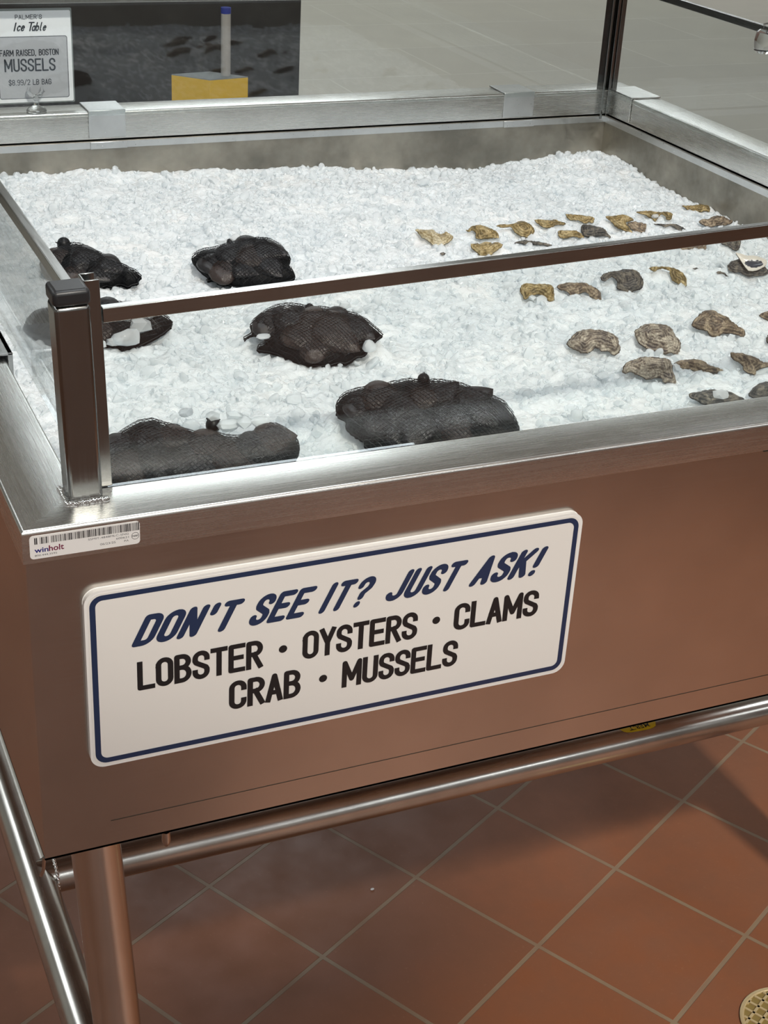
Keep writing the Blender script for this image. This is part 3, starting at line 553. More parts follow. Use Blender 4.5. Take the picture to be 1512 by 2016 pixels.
# ------------------------------------------------------------------ measured outlines (0.1 mm in a tilted local plane) and places
TRACE = {'O': {'o1': {'p':[0.6803,0.7714,-0.0829],'o':[[-250,97],[-224,119],[-169,109],[-94,108],[-7,125],[16,77],[71,62],[114,65],[150,106],[190,70],[250,42],[204,-39],[152,-88],[78,-125],[24,-116],[-8,-118],[-98,-34],[-164,-13],[-199,49]]},
  'o2': {'p':[0.7573,0.7854,-0.0861],'o':[[-225,33],[-191,16],[-165,64],[-111,101],[-56,111],[11,110],[55,86],[111,70],[167,41],[196,-3],[225,-74],[159,-72],[115,-82],[49,-93],[-28,-111],[-89,-96],[-85,-23],[-108,15],[-142,19],[-185,-17]]},
  'o3': {'p':[0.8056,0.7857,-0.085],'o':[[-251,42],[-162,62],[-84,61],[-7,87],[37,123],[116,133],[183,100],[217,69],[251,11],[248,-56],[186,-133],[142,-116],[41,-97],[-27,-22],[-50,30],[-128,11],[-206,12]]},
  'o4': {'p':[0.7297,0.7192,-0.0854],'o':[[-206,54],[-169,69],[-116,86],[-83,63],[-41,104],[23,108],[66,86],[119,115],[184,94],[206,70],[164,16],[91,-40],[60,-99],[-78,-115],[-111,-67],[-177,-21]]},
  'o5': {'p':[0.8097,0.7414,-0.0908],'o':[[-252,-27],[-198,10],[-122,41],[-67,32],[-23,29],[87,23],[186,4],[252,-11],[187,-41],[88,-22],[22,-33],[-66,-20],[-121,-31],[-198,-16]]},
  'o6': {'p':[0.8759,0.8139,-0.0913],'o':[[-215,48],[-146,60],[-66,49],[3,50],[60,74],[117,44],[215,24],[163,-21],[106,-5],[49,-30],[15,-73],[-99,-74],[-157,-24],[-203,7]]},
  'o7': {'p':[0.9278,0.8238,-0.092],'o':[[-200,77],[-136,75],[-67,66],[26,66],[96,64],[200,50],[177,-56],[119,-32],[72,-77],[15,-26],[-67,-18],[-136,-30],[-183,23]]},
  'o8': {'p':[0.8804,0.7647,-0.0922],'o':[[-180,33],[-152,62],[-62,61],[28,68],[96,52],[140,15],[180,-36],[118,-53],[51,-18],[-28,-50],[-84,-68],[-162,-53]]},
  'o9': {'p':[0.9157,0.7598,-0.0892],'o':[[-194,93],[-149,110],[-47,90],[32,75],[99,67],[144,-4],[200,-68],[177,-110],[132,-53],[31,-73],[-82,-95],[-172,-81],[-200,-2]]},
  'o10': {'p':[0.9656,0.7825,-0.0883],'o':[[-198,103],[-77,119],[4,146],[96,145],[176,102],[198,56],[106,38],[77,19],[161,-98],[172,-146],[58,-106],[-44,-72],[-101,14],[-170,64]]},
  'o11': {'p':[0.9878,0.7739,-0.0929],'o':[[-141,66],[-20,94],[84,78],[141,61],[128,-22],[93,-80],[-11,-94],[-62,-39]]},
  'o12': {'p':[1.045,0.8178,-0.0944],'o':[[-262,60],[-152,83],[-45,88],[49,76],[144,90],[215,78],[262,55],[224,-47],[165,-44],[154,12],[96,51],[54,-9],[22,-90],[-24,-65],[-117,14],[-212,28]]},
  'o13': {'p':[1.0401,0.7713,-0.0956],'o':[[-254,30],[-149,52],[-57,38],[13,56],[106,56],[175,12],[254,-45],[184,-56],[115,-55],[58,4],[-11,20],[-58,-11],[-138,25]]},
  'o14': {'p':[1.1353,0.8482,-0.0975],'o':[[-209,32],[-124,31],[-63,43],[-2,47],[84,75],[181,60],[209,11],[189,-56],[129,-39],[55,-73],[-17,-49],[-79,-75],[-138,-21]]},
  'o15': {'p':[1.1234,0.7795,-0.0961],'o':[[-246,-7],[-186,26],[-115,24],[-54,85],[30,101],[100,89],[158,51],[246,29],[190,-25],[106,-66],[0,-67],[-84,-101],[-166,-79],[-235,-48]]},
  'o16b': {'p':[1.0778,0.6809,-0.0927],'o':[[-145,-34],[-73,65],[31,126],[132,120],[145,27],[112,-83],[65,-126],[-12,-78],[-44,-40]]},
  'o17b': {'p':[1.0229,0.6891,-0.094],'o':[[-198,-84],[-128,14],[-15,76],[98,97],[198,64],[165,-78],[93,-56],[-19,-58],[-109,-97]]},
  'o16': {'p':[0.7109,0.5511,-0.0833],'o':[[-201,0],[-178,95],[-109,117],[-29,105],[50,123],[169,119],[195,51],[201,-123],[142,-121],[82,-73],[12,-20],[-86,-67],[-145,-118],[-176,-33]]},
  'o17': {'p':[0.7645,0.5461,-0.0849],'o':[[-267,42],[-203,88],[-123,106],[-42,111],[78,114],[138,88],[208,52],[267,-20],[267,-114],[207,-112],[137,-76],[108,-20],[58,-11],[-12,-51],[-82,-80],[-132,-13],[-212,-7]]},
  'o18': {'p':[0.8349,0.5629,-0.0839],'o':[[-265,21],[-214,97],[-101,117],[33,169],[176,161],[218,104],[265,-2],[223,-113],[141,-130],[100,-169],[-2,-152],[-68,-115],[-56,0],[-132,49],[-194,-34],[-245,-20]]},
  'o19': {'p':[0.9053,0.5695,-0.087],'o':[[-232,112],[-154,130],[-60,139],[45,137],[138,101],[209,44],[232,-52],[219,-139],[162,-137],[122,-91],[60,-70],[21,31],[33,87],[-71,108],[-123,89],[-160,49],[-207,76]]},
  'o20': {'p':[1.0385,0.5852,-0.0914],'o':[[-273,10],[-238,69],[-183,105],[-106,136],[65,116],[213,57],[273,-41],[227,-101],[119,-109],[0,-136],[-74,-110],[-105,-78],[-201,-81],[-254,-53]]},
  'o20in': {'p':[1.0418,0.588,-0.0914],'o':[[-203,141],[-150,126],[-54,94],[55,105],[129,81],[203,48],[199,-22],[121,-92],[44,-129],[-43,-141],[-83,-80],[-143,30]]},
  'o21': {'p':[0.6902,0.3856,-0.0807],'o':[[-289,-63],[-275,-9],[-244,35],[-198,91],[-125,139],[-34,155],[94,154],[167,132],[222,99],[258,70],[267,-4],[289,-60],[270,-124],[193,-155],[157,-100],[84,-116],[57,-81],[11,-74],[-16,-112],[-71,-147],[-125,-151],[-171,-118],[-243,-91]]},
  'o22': {'p':[0.7631,0.3724,-0.0802],'o':[[-249,85],[-198,126],[-151,167],[-68,192],[25,192],[117,180],[162,135],[188,62],[242,12],[249,-51],[238,-126],[209,-192],[137,-154],[72,-191],[-1,-153],[-74,-148],[-165,-101],[-219,-41],[-237,22]]},
  'o25': {'p':[0.7079,0.3018,-0.0815],'o':[[-275,-62],[-270,8],[-225,72],[-154,107],[-74,148],[23,150],[111,145],[199,141],[237,93],[244,3],[267,-96],[275,-145],[209,-149],[135,-150],[127,-95],[44,-101],[-35,-131],[-78,-89],[-139,-73],[-191,-37],[-236,-65]]},
  'o23': {'p':[0.8652,0.4035,-0.0844],'o':[[-306,-37],[-262,41],[-190,131],[-135,168],[-50,181],[-5,149],[47,116],[116,103],[144,52],[218,-14],[271,-37],[306,-93],[273,-161],[228,-138],[160,-116],[92,-121],[46,-115],[-17,-181],[-108,-161],[-121,-96],[-213,-89],[-265,-66]]},
  'o26': {'p':[0.772,0.3047,-0.0874],'o':[[-268,7],[-246,41],[-166,71],[-79,89],[21,88],[91,52],[161,11],[268,-10],[231,-50],[180,-77],[116,-53],[65,-89],[16,-72],[-34,-51],[-76,-34],[-148,-47],[-183,-20],[-259,-54]]},
  'o27': {'p':[0.831,0.2932,-0.0864],'o':[[-222,129],[-99,129],[-35,109],[66,91],[128,33],[187,37],[222,31],[219,-11],[132,-33],[58,-71],[52,-129],[-9,-117],[-79,-89],[-84,-23],[-125,15],[-189,44]]},
  'o28': {'p':[0.7433,0.2275,-0.0872],'o':[[-287,35],[-211,52],[-80,92],[50,93],[125,82],[192,40],[287,15],[229,-62],[-113,-93],[-200,-52],[-274,-19]]},
  'o29': {'p':[0.802,0.2311,-0.0874],'o':[[-148,-84],[-138,-28],[-94,30],[-22,86],[57,108],[118,100],[148,7],[109,-75],[-31,-108]]},
  'o30': {'p':[0.9526,0.4298,-0.0934],'o':[[-92,15],[-35,47],[23,69],[92,46],[86,-65],[16,-69],[-39,-32]]},
  'o31': {'p':[0.9105,0.3647,-0.0925],'o':[[-52,3],[-26,48],[43,71],[52,-34],[-32,-71],[-47,-41]]},
  'f1': {'p':[0.9757,0.6108,-0.0971],'o':[[-50,-6],[0,20],[50,8],[9,-20]]},
  'f2': {'p':[0.9968,0.582,-0.0961],'o':[[-81,15],[-48,39],[-10,35],[42,5],[81,-39],[49,-39],[-1,2],[-66,-11]]},
  'f3': {'p':[0.6714,0.7249,-0.089],'o':[[-41,6],[0,28],[41,6],[8,-28],[-35,-25]]}},
 'B': {'a': {'p':[0.2236,0.7219,-0.0667],'o':[[-594,104],[-485,180],[-402,217],[-306,277],[-236,301],[-154,294],[-51,255],[48,195],[153,140],[267,76],[379,23],[484,-31],[596,-90],[548,-150],[556,-215],[471,-237],[453,-279],[383,-233],[319,-238],[287,-297],[210,-257],[168,-301],[77,-277],[-40,-245],[-165,-265],[-322,-287],[-512,-199],[-596,-31]],'k':[-0.0356,0.0258]},
  'b': {'p':[0.3958,0.6935,-0.0684],'o':[[-628,28],[-566,99],[-495,155],[-384,180],[-284,216],[-193,263],[-76,317],[52,355],[164,369],[269,366],[360,328],[445,255],[523,149],[545,95],[519,-7],[593,-68],[628,-175],[496,-251],[246,-335],[-59,-369],[-133,-320],[-243,-334],[-328,-259],[-410,-298],[-382,-241],[-475,-171],[-555,-78]],'k':[-0.0186,0.028]},
  'c': {'p':[0.182,0.5221,-0.0636],'o':[[-757,-48],[-625,158],[-382,275],[-22,335],[296,319],[634,226],[757,117],[678,-6],[607,-63],[428,-199],[312,-335],[211,-279],[-184,-327],[-503,-268],[-661,-189]],'k':[-0.0328,0.0266]},
  'd': {'p':[0.3885,0.4463,-0.0666],'o':[[-722,-103],[-713,-37],[-634,8],[-680,109],[-609,193],[-494,320],[-393,375],[-268,397],[-140,380],[-54,360],[83,377],[244,336],[404,321],[546,239],[668,117],[722,82],[653,12],[585,-84],[539,-203],[447,-222],[370,-317],[276,-299],[166,-364],[63,-359],[-28,-397],[-162,-388],[-250,-325],[-318,-266],[-415,-222],[-581,-221],[-567,-149],[-491,-124],[-510,-35],[-621,-17],[-681,-48]],'k':[-0.0075,0.0365]},
  'e': {'p':[0.1828,0.1921,-0.0665],'o':[[-865,-50],[-842,100],[-723,232],[-652,306],[-560,396],[-437,435],[-342,418],[-293,401],[-162,376],[-64,327],[28,334],[155,336],[239,307],[354,315],[466,365],[495,422],[562,455],[666,462],[752,413],[827,342],[863,262],[865,152],[733,-46],[408,-229],[-138,-398],[-692,-462],[-834,-262]],'k':[0.0108,0.0402]},
  'f': {'p':[0.4109,0.2152,-0.0645],'o':[[-851,38],[-846,144],[-796,238],[-663,300],[-489,328],[-342,392],[-219,432],[-93,433],[95,447],[284,430],[435,372],[587,307],[725,227],[788,126],[851,-18],[840,-210],[548,-347],[-59,-447],[-425,-415],[-577,-310],[-568,-251],[-656,-214],[-747,-132],[-735,-35],[-804,-18]],'k':[-0.0055,0.0436]}}}
OYST = {'o1': ('cream', 5, 'pale cream oyster with jagged top edge, leftmost of the back rows'),
  'o2': ('ochre', 5, 'ochre oyster with a frilled top, second from the left in the back rows'),
  'o3': ('ochre', 6, 'humped ochre oyster with a long thin tail to its left, back rows'),
  'o4': ('ochre', 5, 'frilled dark ochre oyster just above the steel rail, below a second frilled one'),
  'o5': ('grey', 3, 'thin dark sliver of oyster just above the rail, under the humped tailed oyster'),
  'o6': ('ochre', 4, 'small ochre oyster with a black patch, right of the humped tailed oyster'),
  'o7': ('ochre', 4, 'small wedge of ochre oyster topmost in the middle of the back rows'),
  'o8': ('ochre', 4, 'flat tan oyster above the rail, left of a dark slanting one'),
  'o9': ('grey', 5, 'dark slanting oyster above the rail, right of the flat tan one'),
  'o10': ('ochre', 5, 'long ochre oyster leaning behind a brown wedge in the back rows'),
  'o11': ('brown', 4, 'brown wedge oyster leaning on the long ochre one in the back rows'),
  'o12': ('ochre', 4, 'ochre oyster with a white ice lump across its middle, back rows right'),
  'o13': ('grey', 3, 'thin dark grey arched oyster touching the rail on the right'),
  'o14': ('ochre', 4, 'small golden oyster farthest back at the right of the rows'),
  'o15': ('brown', 6, 'rounded dark oyster just above the rail at the far right'),
  'o16b': ('grey', 4, 'dark feathery oyster peeping out under the rail at the right'),
  'o17b': ('brown', 3, 'brown oyster almost hidden behind the rail'),
  'o16': ('ochre', 5, 'tan oyster cut by an ice lump, leftmost in the row under the rail'),
  'o17': ('brown', 5, 'long brown oyster with grey left tip, second in the row under the rail'),
  'o18': ('grey', 6, 'broad dark grey oyster with tan border in the row under the rail'),
  'o19': ('ochre', 5, 'crescent oyster curving down to the right in the row under the rail'),
  'o21': ('greycream', 8, 'rounded striped oyster, leftmost of the middle row behind the front pane'),
  'o22': ('greycream', 8, 'round dark and cream oyster in the middle row, right of the rounded striped one'),
  'o23': ('brown', 8, 'large humped brown oyster with a ragged tail, right end of the middle row'),
  'o25': ('greycream', 8, 'big brown and cream oyster with dark spots, near the front glass'),
  'o26': ('brown', 6, 'long low brown oyster right of the big spotted one near the front glass'),
  'o27': ('brown', 6, 'slanting brown oyster with a pale tail near the right picture edge'),
  'o28': ('grey', 5, 'dark thin oyster with an ice lump on its middle against the front rim'),
  'o29': ('grey', 7, 'rounded grey oyster against the front rim at the right picture edge'),
  'o30': ('brown', 5, 'small brown oyster tip at the right picture edge, level with the humped brown one'),
  'o31': ('grey', 4, 'grey oyster end at the right picture edge, below a small brown tip')}
FRAG = {'f1': 'small dark shell fragment left of the open oyster, nearer the crescent one', 'f2': 'curved dark shell fragment just left of the open oyster', 'f3': 'tiny olive shell fragment below the pale cream oyster'}
BAGS = {'a': ('black net bag of mussels beside the left glass, round knot at its top left', 7, 'mussel in the net bag beside the left glass'),
  'b': ('black net bag of mussels in mid table just above the rail, reddish shell showing', 9, 'mussel in the net bag just above the rail in mid table'),
  'c': ('black net bag of mussels half hidden behind the steel corner post', 7, 'mussel in the net bag behind the corner post'),
  'd': ('black net bag of mussels just below the rail, large brown shells showing', 10, 'mussel in the net bag just below the rail'),
  'e': ('black net bag of mussels against the front rim beside the corner post', 11, 'mussel in the net bag beside the corner post against the rim'),
  'f': ('largest black net bag of mussels, knotted on top, right of the others at the front', 12, 'mussel in the largest net bag at the front')}
# ------------------------------------------------------------------ goods on the ice
YW = math.radians(25); UX = Vector((math.cos(YW), -math.sin(YW), 0))
def axes(tilt): V = Vector((math.sin(YW)*math.cos(tilt), math.cos(YW)*math.cos(tilt), math.sin(tilt))); return UX, V, UX.cross(V)
class Patch:
    """a closed outline in a tilted local plane, triangulated inside"""
    def __init__(s, P, outline, tilt, step, jit=0.0, seed=1):
        s.P = Vector((P[0], P[1], Z(P[2]))); s.U, s.V, s.N = axes(tilt); r = random.Random(seed)
        pts = [(a*1e-4, b*1e-4) for a, b in outline]; s.poly = np.array(pts)
        if sum(pts[i][0]*pts[(i+1) % len(pts)][1]-pts[(i+1) % len(pts)][0]*pts[i][1] for i in range(len(pts))) < 0: pts = pts[::-1]
        # smooth corner cutting, then even spacing
        for _ in range(2):
            q = []
            for i in range(len(pts)):
                a, b = pts[i], pts[(i+1) % len(pts)]; q += [(a[0]*.78+b[0]*.22, a[1]*.78+b[1]*.22), (a[0]*.22+b[0]*.78, a[1]*.22+b[1]*.78)]
            pts = q
        bd = []
        for i in range(len(pts)):
            a, b = pts[i], pts[(i+1) % len(pts)]; d = math.hypot(b[0]-a[0], b[1]-a[1]); n = max(1, int(d/step))
            for k in range(n): bd.append((a[0]+(b[0]-a[0])*k/n+r.uniform(-jit, jit), a[1]+(b[1]-a[1])*k/n+r.uniform(-jit, jit)))
        s.bd = np.array(bd)
        lo, hi = s.bd.min(0), s.bd.max(0); g = []
        u = lo[0]
        gx = np.arange(lo[0], hi[0], step); gy = np.arange(lo[1], hi[1], step*.87)
        G = np.array([(x+(step/2 if j % 2 else 0)+r.uniform(-.15, .15)*step, y+r.uniform(-.15, .15)*step) for j, y in enumerate(gy) for x in gx])
        d = s.sd(G); G = G[d > step*.45]
        allp = [Vector(q) for q in s.bd.tolist()]+[Vector(q) for q in G.tolist()]; nb = len(s.bd)
        vs, _, fs, *_ = delaunay_2d_cdt(allp, [], [list(range(nb))], 1, 1e-7)
        s.pts = np.array([tuple(q) for q in vs]); s.faces = [tuple(f) for f in fs]; s.d = np.maximum(s.sd(s.pts), 0)
        s.size = hi-lo
    def sd(s, Q):
        """signed distance to the outline, positive inside"""
        A = s.bd; B = np.roll(A, -1, 0); Q = np.asarray(Q, float).reshape(-1, 2); out = np.empty(len(Q))
        for c in range(0, len(Q), 2000):
            q = Q[c:c+2000, None, :]; ab = (B-A)[None]; ap = q-A[None]
            tt = np.clip((ap*ab).sum(2)/np.maximum((ab**2).sum(2), 1e-14), 0, 1); dd = np.sqrt(((ap-ab*tt[..., None])**2).sum(2)).min(1)
            y = q[..., 1]; cond = ((A[None, :, 1] > y) != (B[None, :, 1] > y)); den = np.where(np.abs(B[:, 1]-A[:, 1]) < 1e-12, 1e-12, B[:, 1]-A[:, 1])[None]
            xi = A[None, :, 0]+(y-A[None, :, 1])*(B-A)[None, :, 0]/den
            ins = (np.sum(cond & (q[..., 0] < xi), 1) % 2) == 1; out[c:c+2000] = np.where(ins, dd, -dd)
        return out
    def local(s, X):      # world points -> (u,v,n)
        D = np.asarray(X)-np.array(s.P); return np.stack([D@np.array(s.U), D@np.array(s.V), D@np.array(s.N)], -1)
    def mesh(s, name, h, mat, parent, flip=False, scale=1.0):
        me = bpy.data.meshes.new(name)
        me.from_pydata([(x*scale, y*scale, float(z)) for (x, y), z in zip(s.pts, h)], [], [f[::-1] for f in s.faces] if flip else s.faces); me.update()
        at = me.attributes.new('growth', 'FLOAT', 'POINT'); at.data.foreach_set('value', (s.d*1e3).astype(np.float32))
        return link(name, me, mat, parent, angle=60)
def vnoise(p, sc, seed):        # smooth value noise on 2-D points
    r = np.random.default_rng(seed); T = r.random((64, 64)); q = np.asarray(p)*sc; i = np.floor(q).astype(int); f = q-i; f = f*f*(3-2*f)
    g = lambda a, b: T[(i[..., 0]+a) % 64, (i[..., 1]+b) % 64]
    return (g(0, 0)*(1-f[..., 0])+g(1, 0)*f[..., 0])*(1-f[..., 1])+(g(0, 1)*(1-f[..., 0])+g(1, 1)*f[..., 0])*f[..., 1]
patches = []          # (patch, half thickness) for settling the ice
OT, BT = math.radians(38), math.radians(32)
for k, (nm, q) in enumerate(TRACE['O'].items()):
    if nm in ('o20in',): continue
    P = Patch(q['p'], q['o'], OT, (.0016 if nm[0] == 'o' else .0012), .00055, k+5)
    if nm in FRAG:
        e = empty('shell_fragment', P.P, FRAG[nm], 'shell fragment', 'shell fragments on the ice'); frame_obj(e, P.P, P.U, P.V, P.N)
        h = .0012*(1-np.exp(-P.d/.0008)); P.mesh('outer_face', h, M['grey'], e); P.mesh('inner_face', -h, M['grey'], e, True); patches.append((P, .0015)); continue
    if nm == 'o20':
        e = empty('oyster', P.P, 'open oyster with dark shell and white inside under the rail at the right', 'oyster', 'oysters on the ice'); frame_obj(e, P.P, P.U, P.V, P.N)
        h = .004*(1-np.exp(-P.d/.004)); o = P.mesh('lower_shell', h-.003, M['grey'], e); P.mesh('lower_shell_back', -h-.003, M['grey'], e, True)
        q2 = TRACE['O']['o20in']; P2 = Patch(q2['p'], q2['o'], OT, .0016, .0002, 3)
        off = P.local([P2.P])[0]; dn = P2.d; hin = .0085-.0055*(1-np.exp(-dn/.0045))
        o = P2.mesh('upper_shell', hin, M['nacre'], e); o.location = off; o['label'] = 'white pearly inner shell'
        o2 = P2.mesh('upper_shell_back', hin-.0016, M['greycream'], e, True); o2.location = off
        c = P2.pts; el = ((c[:, 0]-.004)/.0125)**2+((c[:, 1]-.0005)/.0062)**2
        sub = [f for f in P2.faces if all(el[i] < 1 for i in f)]; me = bpy.data.meshes.new('meat_scar')
        used = sorted({i for f in sub for i in f}); mp_ = {i: j for j, i in enumerate(used)}
        me.from_pydata([(c[i, 0], c[i, 1], float(hin[i])+.0003) for i in used], [], [tuple(mp_[i] for i in f) for f in sub]); o3 = link('muscle_scar', me, M['nacredark'], e); o3.location = off; o3['label'] = 'dark patch inside the shell'
        patches.append((P, .006)); continue
    pal, th, lab = OYST[nm]; T = th*1e-3
    e = empty('oyster', P.P, lab, 'oyster', 'oysters on the ice'); frame_obj(e, P.P, P.U, P.V, P.N)
    sc = min(P.size)/2; dome = T*(1-np.exp(-P.d/(sc*.55)))
    rid = .0012*(vnoise(P.pts+k*.37, 260, k)-.5)+.0045*(vnoise(P.pts*[1, 2.4]+k*.11, 85, k+50)-.5)
    step_ = .0007*((P.d*1e3*.55+1.6*vnoise(P.pts, 90, k+9)) % 1.0)
    up = dome+(rid+step_)*np.minimum(P.d/.0015, 1)
    P.mesh('upper_shell', up, M[pal], e)
    lo_ = P.mesh('lower_shell', -.0008-.8*dome, M['greycream' if pal in ('brown', 'greycream') else pal], e, True, 1.03)
    patches.append((P, T*.8))
# ------------------------------------------------------------------ net bags and the mussels inside
def mussel_mesh():
    nu, nv = 18, 12; m = MB()      # teardrop: pointed beak at -x, wide at +x, two valves meeting at a seam
    for i in range(nv+1):
        s_ = i/nv; x = -.5+s_; wd_ = .5*(math.sin(math.pi*min(s_**.62, 1)))**.8 if 0 < s_ < 1 else .0
        wd_ *= .41/.5; ht_ = wd_*.80
        for k in range(nu):
            a = 2*math.pi*k/nu; z = math.sin(a); seam = .04 if abs(z) < .2 else 0
            m.v.append((x, wd_*math.cos(a)*(1+seam)+.05*math.sin(math.pi*s_), ht_*z*.5*1.25))
    for i in range(nv):
        for k in range(nu): a = i*nu+k; b = i*nu+(k+1) % nu; m.f.append((a, b, b+nu, a+nu))
    me = bpy.data.meshes.new('mussel'); me.from_pydata(m.v, [], m.f); me.update(); me.polygons.foreach_set('use_smooth', [True]*len(me.polygons)); return me
MUS = {k: mussel_mesh() for k in ('mussel', 'musselbrown')}
for k in MUS: MUS[k].materials.append(M[k])
FIX = {'d': [(-.012, -.012, -40, .046, 'musselbrown'), (.021, -.004, -32, .066, 'musselbrown'), (.004, .007, -12, .050, 'musselbrown'), (-.046, .005, -12, .038, 'mussel')],
       'f': [(-.040, .013, -3, .048, 'musselbrown'), (-.063, .004, 60, .030, 'mussel'), (-.002, .014, 18, .034, 'musselbrown'), (-.020, -.003, -18, .052, 'mussel'), (.023, .000, 30, .042, 'mussel'), (.050, .000, -40, .038, 'mussel')],
       'b': [(.012, -.002, -20, .045, 'musselbrown'), (-.035, -.008, 70, .036, 'mussel'), (.004, -.018, -15, .036, 'mussel')],
       'a': [(-.014, -.016, 12, .034, 'musselbrown'), (.012, -.018, -25, .034, 'mussel'), (-.036, .002, 20, .034, 'musselbrown'), (.022, -.006, -20, .038, 'mussel')]}
for bi, (nm, q) in enumerate(TRACE['B'].items()):
    lab, nmus, mlab = BAGS[nm]; P = Patch(q['p'], q['o'], BT, .0026, .0006, 40+bi); r = random.Random(70+bi)
    e = empty('mussel_bag', P.P, lab, 'mussel bag', 'net bags of mussels on the ice'); frame_obj(e, P.P, P.U, P.V, P.N)
    T = .021 if nm in 'ef' else .019
    dome = lambda d: T*np.sqrt(np.clip(1-(1-np.clip(d/.030, 0, 1))**2, 0, 1))
    # choose mussels: the traced ones, then random fill
    ms = list(FIX.get(nm, [])); tries = 0
    while len(ms) < nmus and tries < 4000:
        tries += 1; u, v = r.uniform(-P.size[0]/2, P.size[0]/2), r.uniform(-P.size[1]/2, P.size[1]/2)
        if P.sd([(u, v)])[0] < .016: continue
        if any(math.hypot(u-a[0], v-a[1]) < .019 for a in ms): continue
        ms.append((u, v, r.uniform(-60, 60), r.uniform(.036, .050), r.choice(('mussel', 'mussel', 'musselbrown'))))
    def lumps(Q):
        Q = np.asarray(Q); h = np.full(len(Q), 0.0)
        for u, v, a, L, _ in ms:
            ca, sa = math.cos(math.radians(a)), math.sin(math.radians(a)); x = (Q[:, 0]-u)*ca+(Q[:, 1]-v)*sa; y = -(Q[:, 0]-u)*sa+(Q[:, 1]-v)*ca
            w = np.clip(1-(x/(L*.56))**2-(y/(L*.30))**2, 0, None); h = np.maximum(h, L*.095*np.sqrt(w)*(np.clip((np.maximum(P.sd(Q), 0)-.004)/.02, 0, 1)))
        return h
    hd = dome(P.d); base = hd*.86
    P.mesh('gap_lining', base-.0035+.002*(vnoise(P.pts, 120, bi)-.5)+.35*lumps(P.pts), M['gapblack'], e)  # black lining added under the net so gaps between mussels look black
    P.mesh('gap_lining', -.5*hd-.002, M['gapblack'], e, True)
    outer = lambda Qp: dome(np.maximum(P.sd(Qp), 0))*.86+np.maximum(lumps(Qp)*np.clip(P.sd(Qp)/.006, 0, 1), 0)+.0016
    # netting: fine diamond strands draped over the lumps
    m = MB(); sp_, rad = .0031, .00031; D = math.hypot(*P.size)
    for s_ in (1, -1):
        for off in np.arange(-D/2, D/2, sp_):
            tt = np.arange(-D/2, D/2, .0022); Q = np.stack([tt*.80+off*.60, s_*(tt*.60-off*.80)], -1)
            Q += .0012*np.stack([vnoise(Q, 60, bi)-.5, vnoise(Q, 60, bi+3)-.5], -1)*2
            ok = P.sd(Q) > .0004; run = []
            hq = outer(Q)
            for i in range(len(tt)+1):
                if i < len(tt) and ok[i]: run.append((Q[i, 0], Q[i, 1], hq[i]))
                else:
                    if len(run) > 2: m.tube(run, rad, 3, cap=False)
                    run = []
    ed = [(x, y, .0006) for x, y in P.bd[::2]]; m.tube(ed+[ed[0]], .0006, 5, cap=False)
    m.build('netting', M['net'], e, angle=80)
    kx, ky = q['k']; kd = float(outer(np.array([(kx, ky)]))[0]) if P.sd([(kx, ky)])[0] > 0 else .002
    m = MB(); ks = {'a': .0082, 'b': .0042, 'c': .0045, 'd': .0038, 'e': .0070, 'f': .0062}[nm]
    m.sphere((kx, ky, kd+ks*.35), ks, 14, 10, (.95, 1.0, 1.05))
    for j in range(9):
        a = r.uniform(0, 6.28); m.tube([(kx, ky, kd), (kx+ks*.8*math.cos(a), ky+ks*.8*math.sin(a), kd+ks*.7), (kx+ks*1.1*math.cos(a), ky+ks*1.1*math.sin(a), kd+ks*r.uniform(.1, .9))], [.0011, .0009, .0004], 6)
    m.build('knot', M['net'], e, angle=70)
    for u, v, a, L, kind in ms:
        o = bpy.data.objects.new('mussel', MUS[kind]); COL.objects.link(o); d_ = float(dome(np.array([max(P.sd([(u, v)])[0], 0)]))[0])*.86
        ca, sa = math.cos(math.radians(a)), math.sin(math.radians(a)); u2, v2, n2 = P.U*ca+P.V*sa, -P.U*sa+P.V*ca, P.N
        mw = Matrix((u2*L, v2*L, n2*L*.8)).transposed().to_4x4(); mw.translation = P.P+P.U*u+P.V*v+P.N*(d_-L*(.110 if P.sd([(u, v)])[0] > .023 else .155)); o.matrix_world = mw
        tag(o, mlab, 'mussel', mlab.replace('mussel in', 'mussels in'))
    patches.append((P, T*.5))

# ------------------------------------------------------------------ crushed ice: a packed bed with loose chunks on top, one uncountable heap
def ice_base(x, y):
    z = -.072-.030*np.clip(x/1.2, 0, 1)
    z = z+.018*np.exp(-((x-1.15)**2+(y-1.16)**2)/.09**2)-.010*np.exp(-((y-1.17)/.05)**2)*np.clip((x-.55)/.4, 0, 1)+.010*np.exp(-((x-.06)/.05)**2)
    p = np.stack([x, y], -1)
    return z+.010*(vnoise(p, 9, 1)-.5)+.010*(vnoise(p, 28, 2)-.5)-.004
def settle(X, Y, Zh):
    """raise the bed under each tilted thing so that it rests on ice"""
    for P, hb in patches:
        rr = max(P.size)*.75+.05; sel = np.where((X-P.P.x)**2+(Y-P.P.y)**2 < rr*rr)[0]
        if not len(sel): continue
        x, y = X[sel], Y[sel]; zp = P.P.z-H-((x-P.P.x)*P.N.x+(y-P.P.y)*P.N.y)/P.N.z
        loc = P.local(np.stack([x, y, zp+H], -1)); d = P.sd(loc[:, :2])
        under = zp-hb/P.N.z-.0025
        f = np.clip(1+d/.022, 0, 1); f = f*f*(3-2*f)
        top = Zh[sel]; new = np.where(d > -.0005, np.where(under > top, under, np.minimum(top, under)), np.maximum(top, top+(np.minimum(under, zp-.004)-top)*f*(under > top)))
        Zh[sel] = new
    return Zh
lo_, hi_ = RW+.0045, W-RW-.0045; NG = 420
gx = np.linspace(lo_, hi_, NG); GX, GY = np.meshgrid(gx, gx, indexing='ij'); X, Y = GX.ravel(), GY.ravel()
Zh = settle(X, Y, ice_base(X, Y)); p2 = np.stack([X, Y], -1)
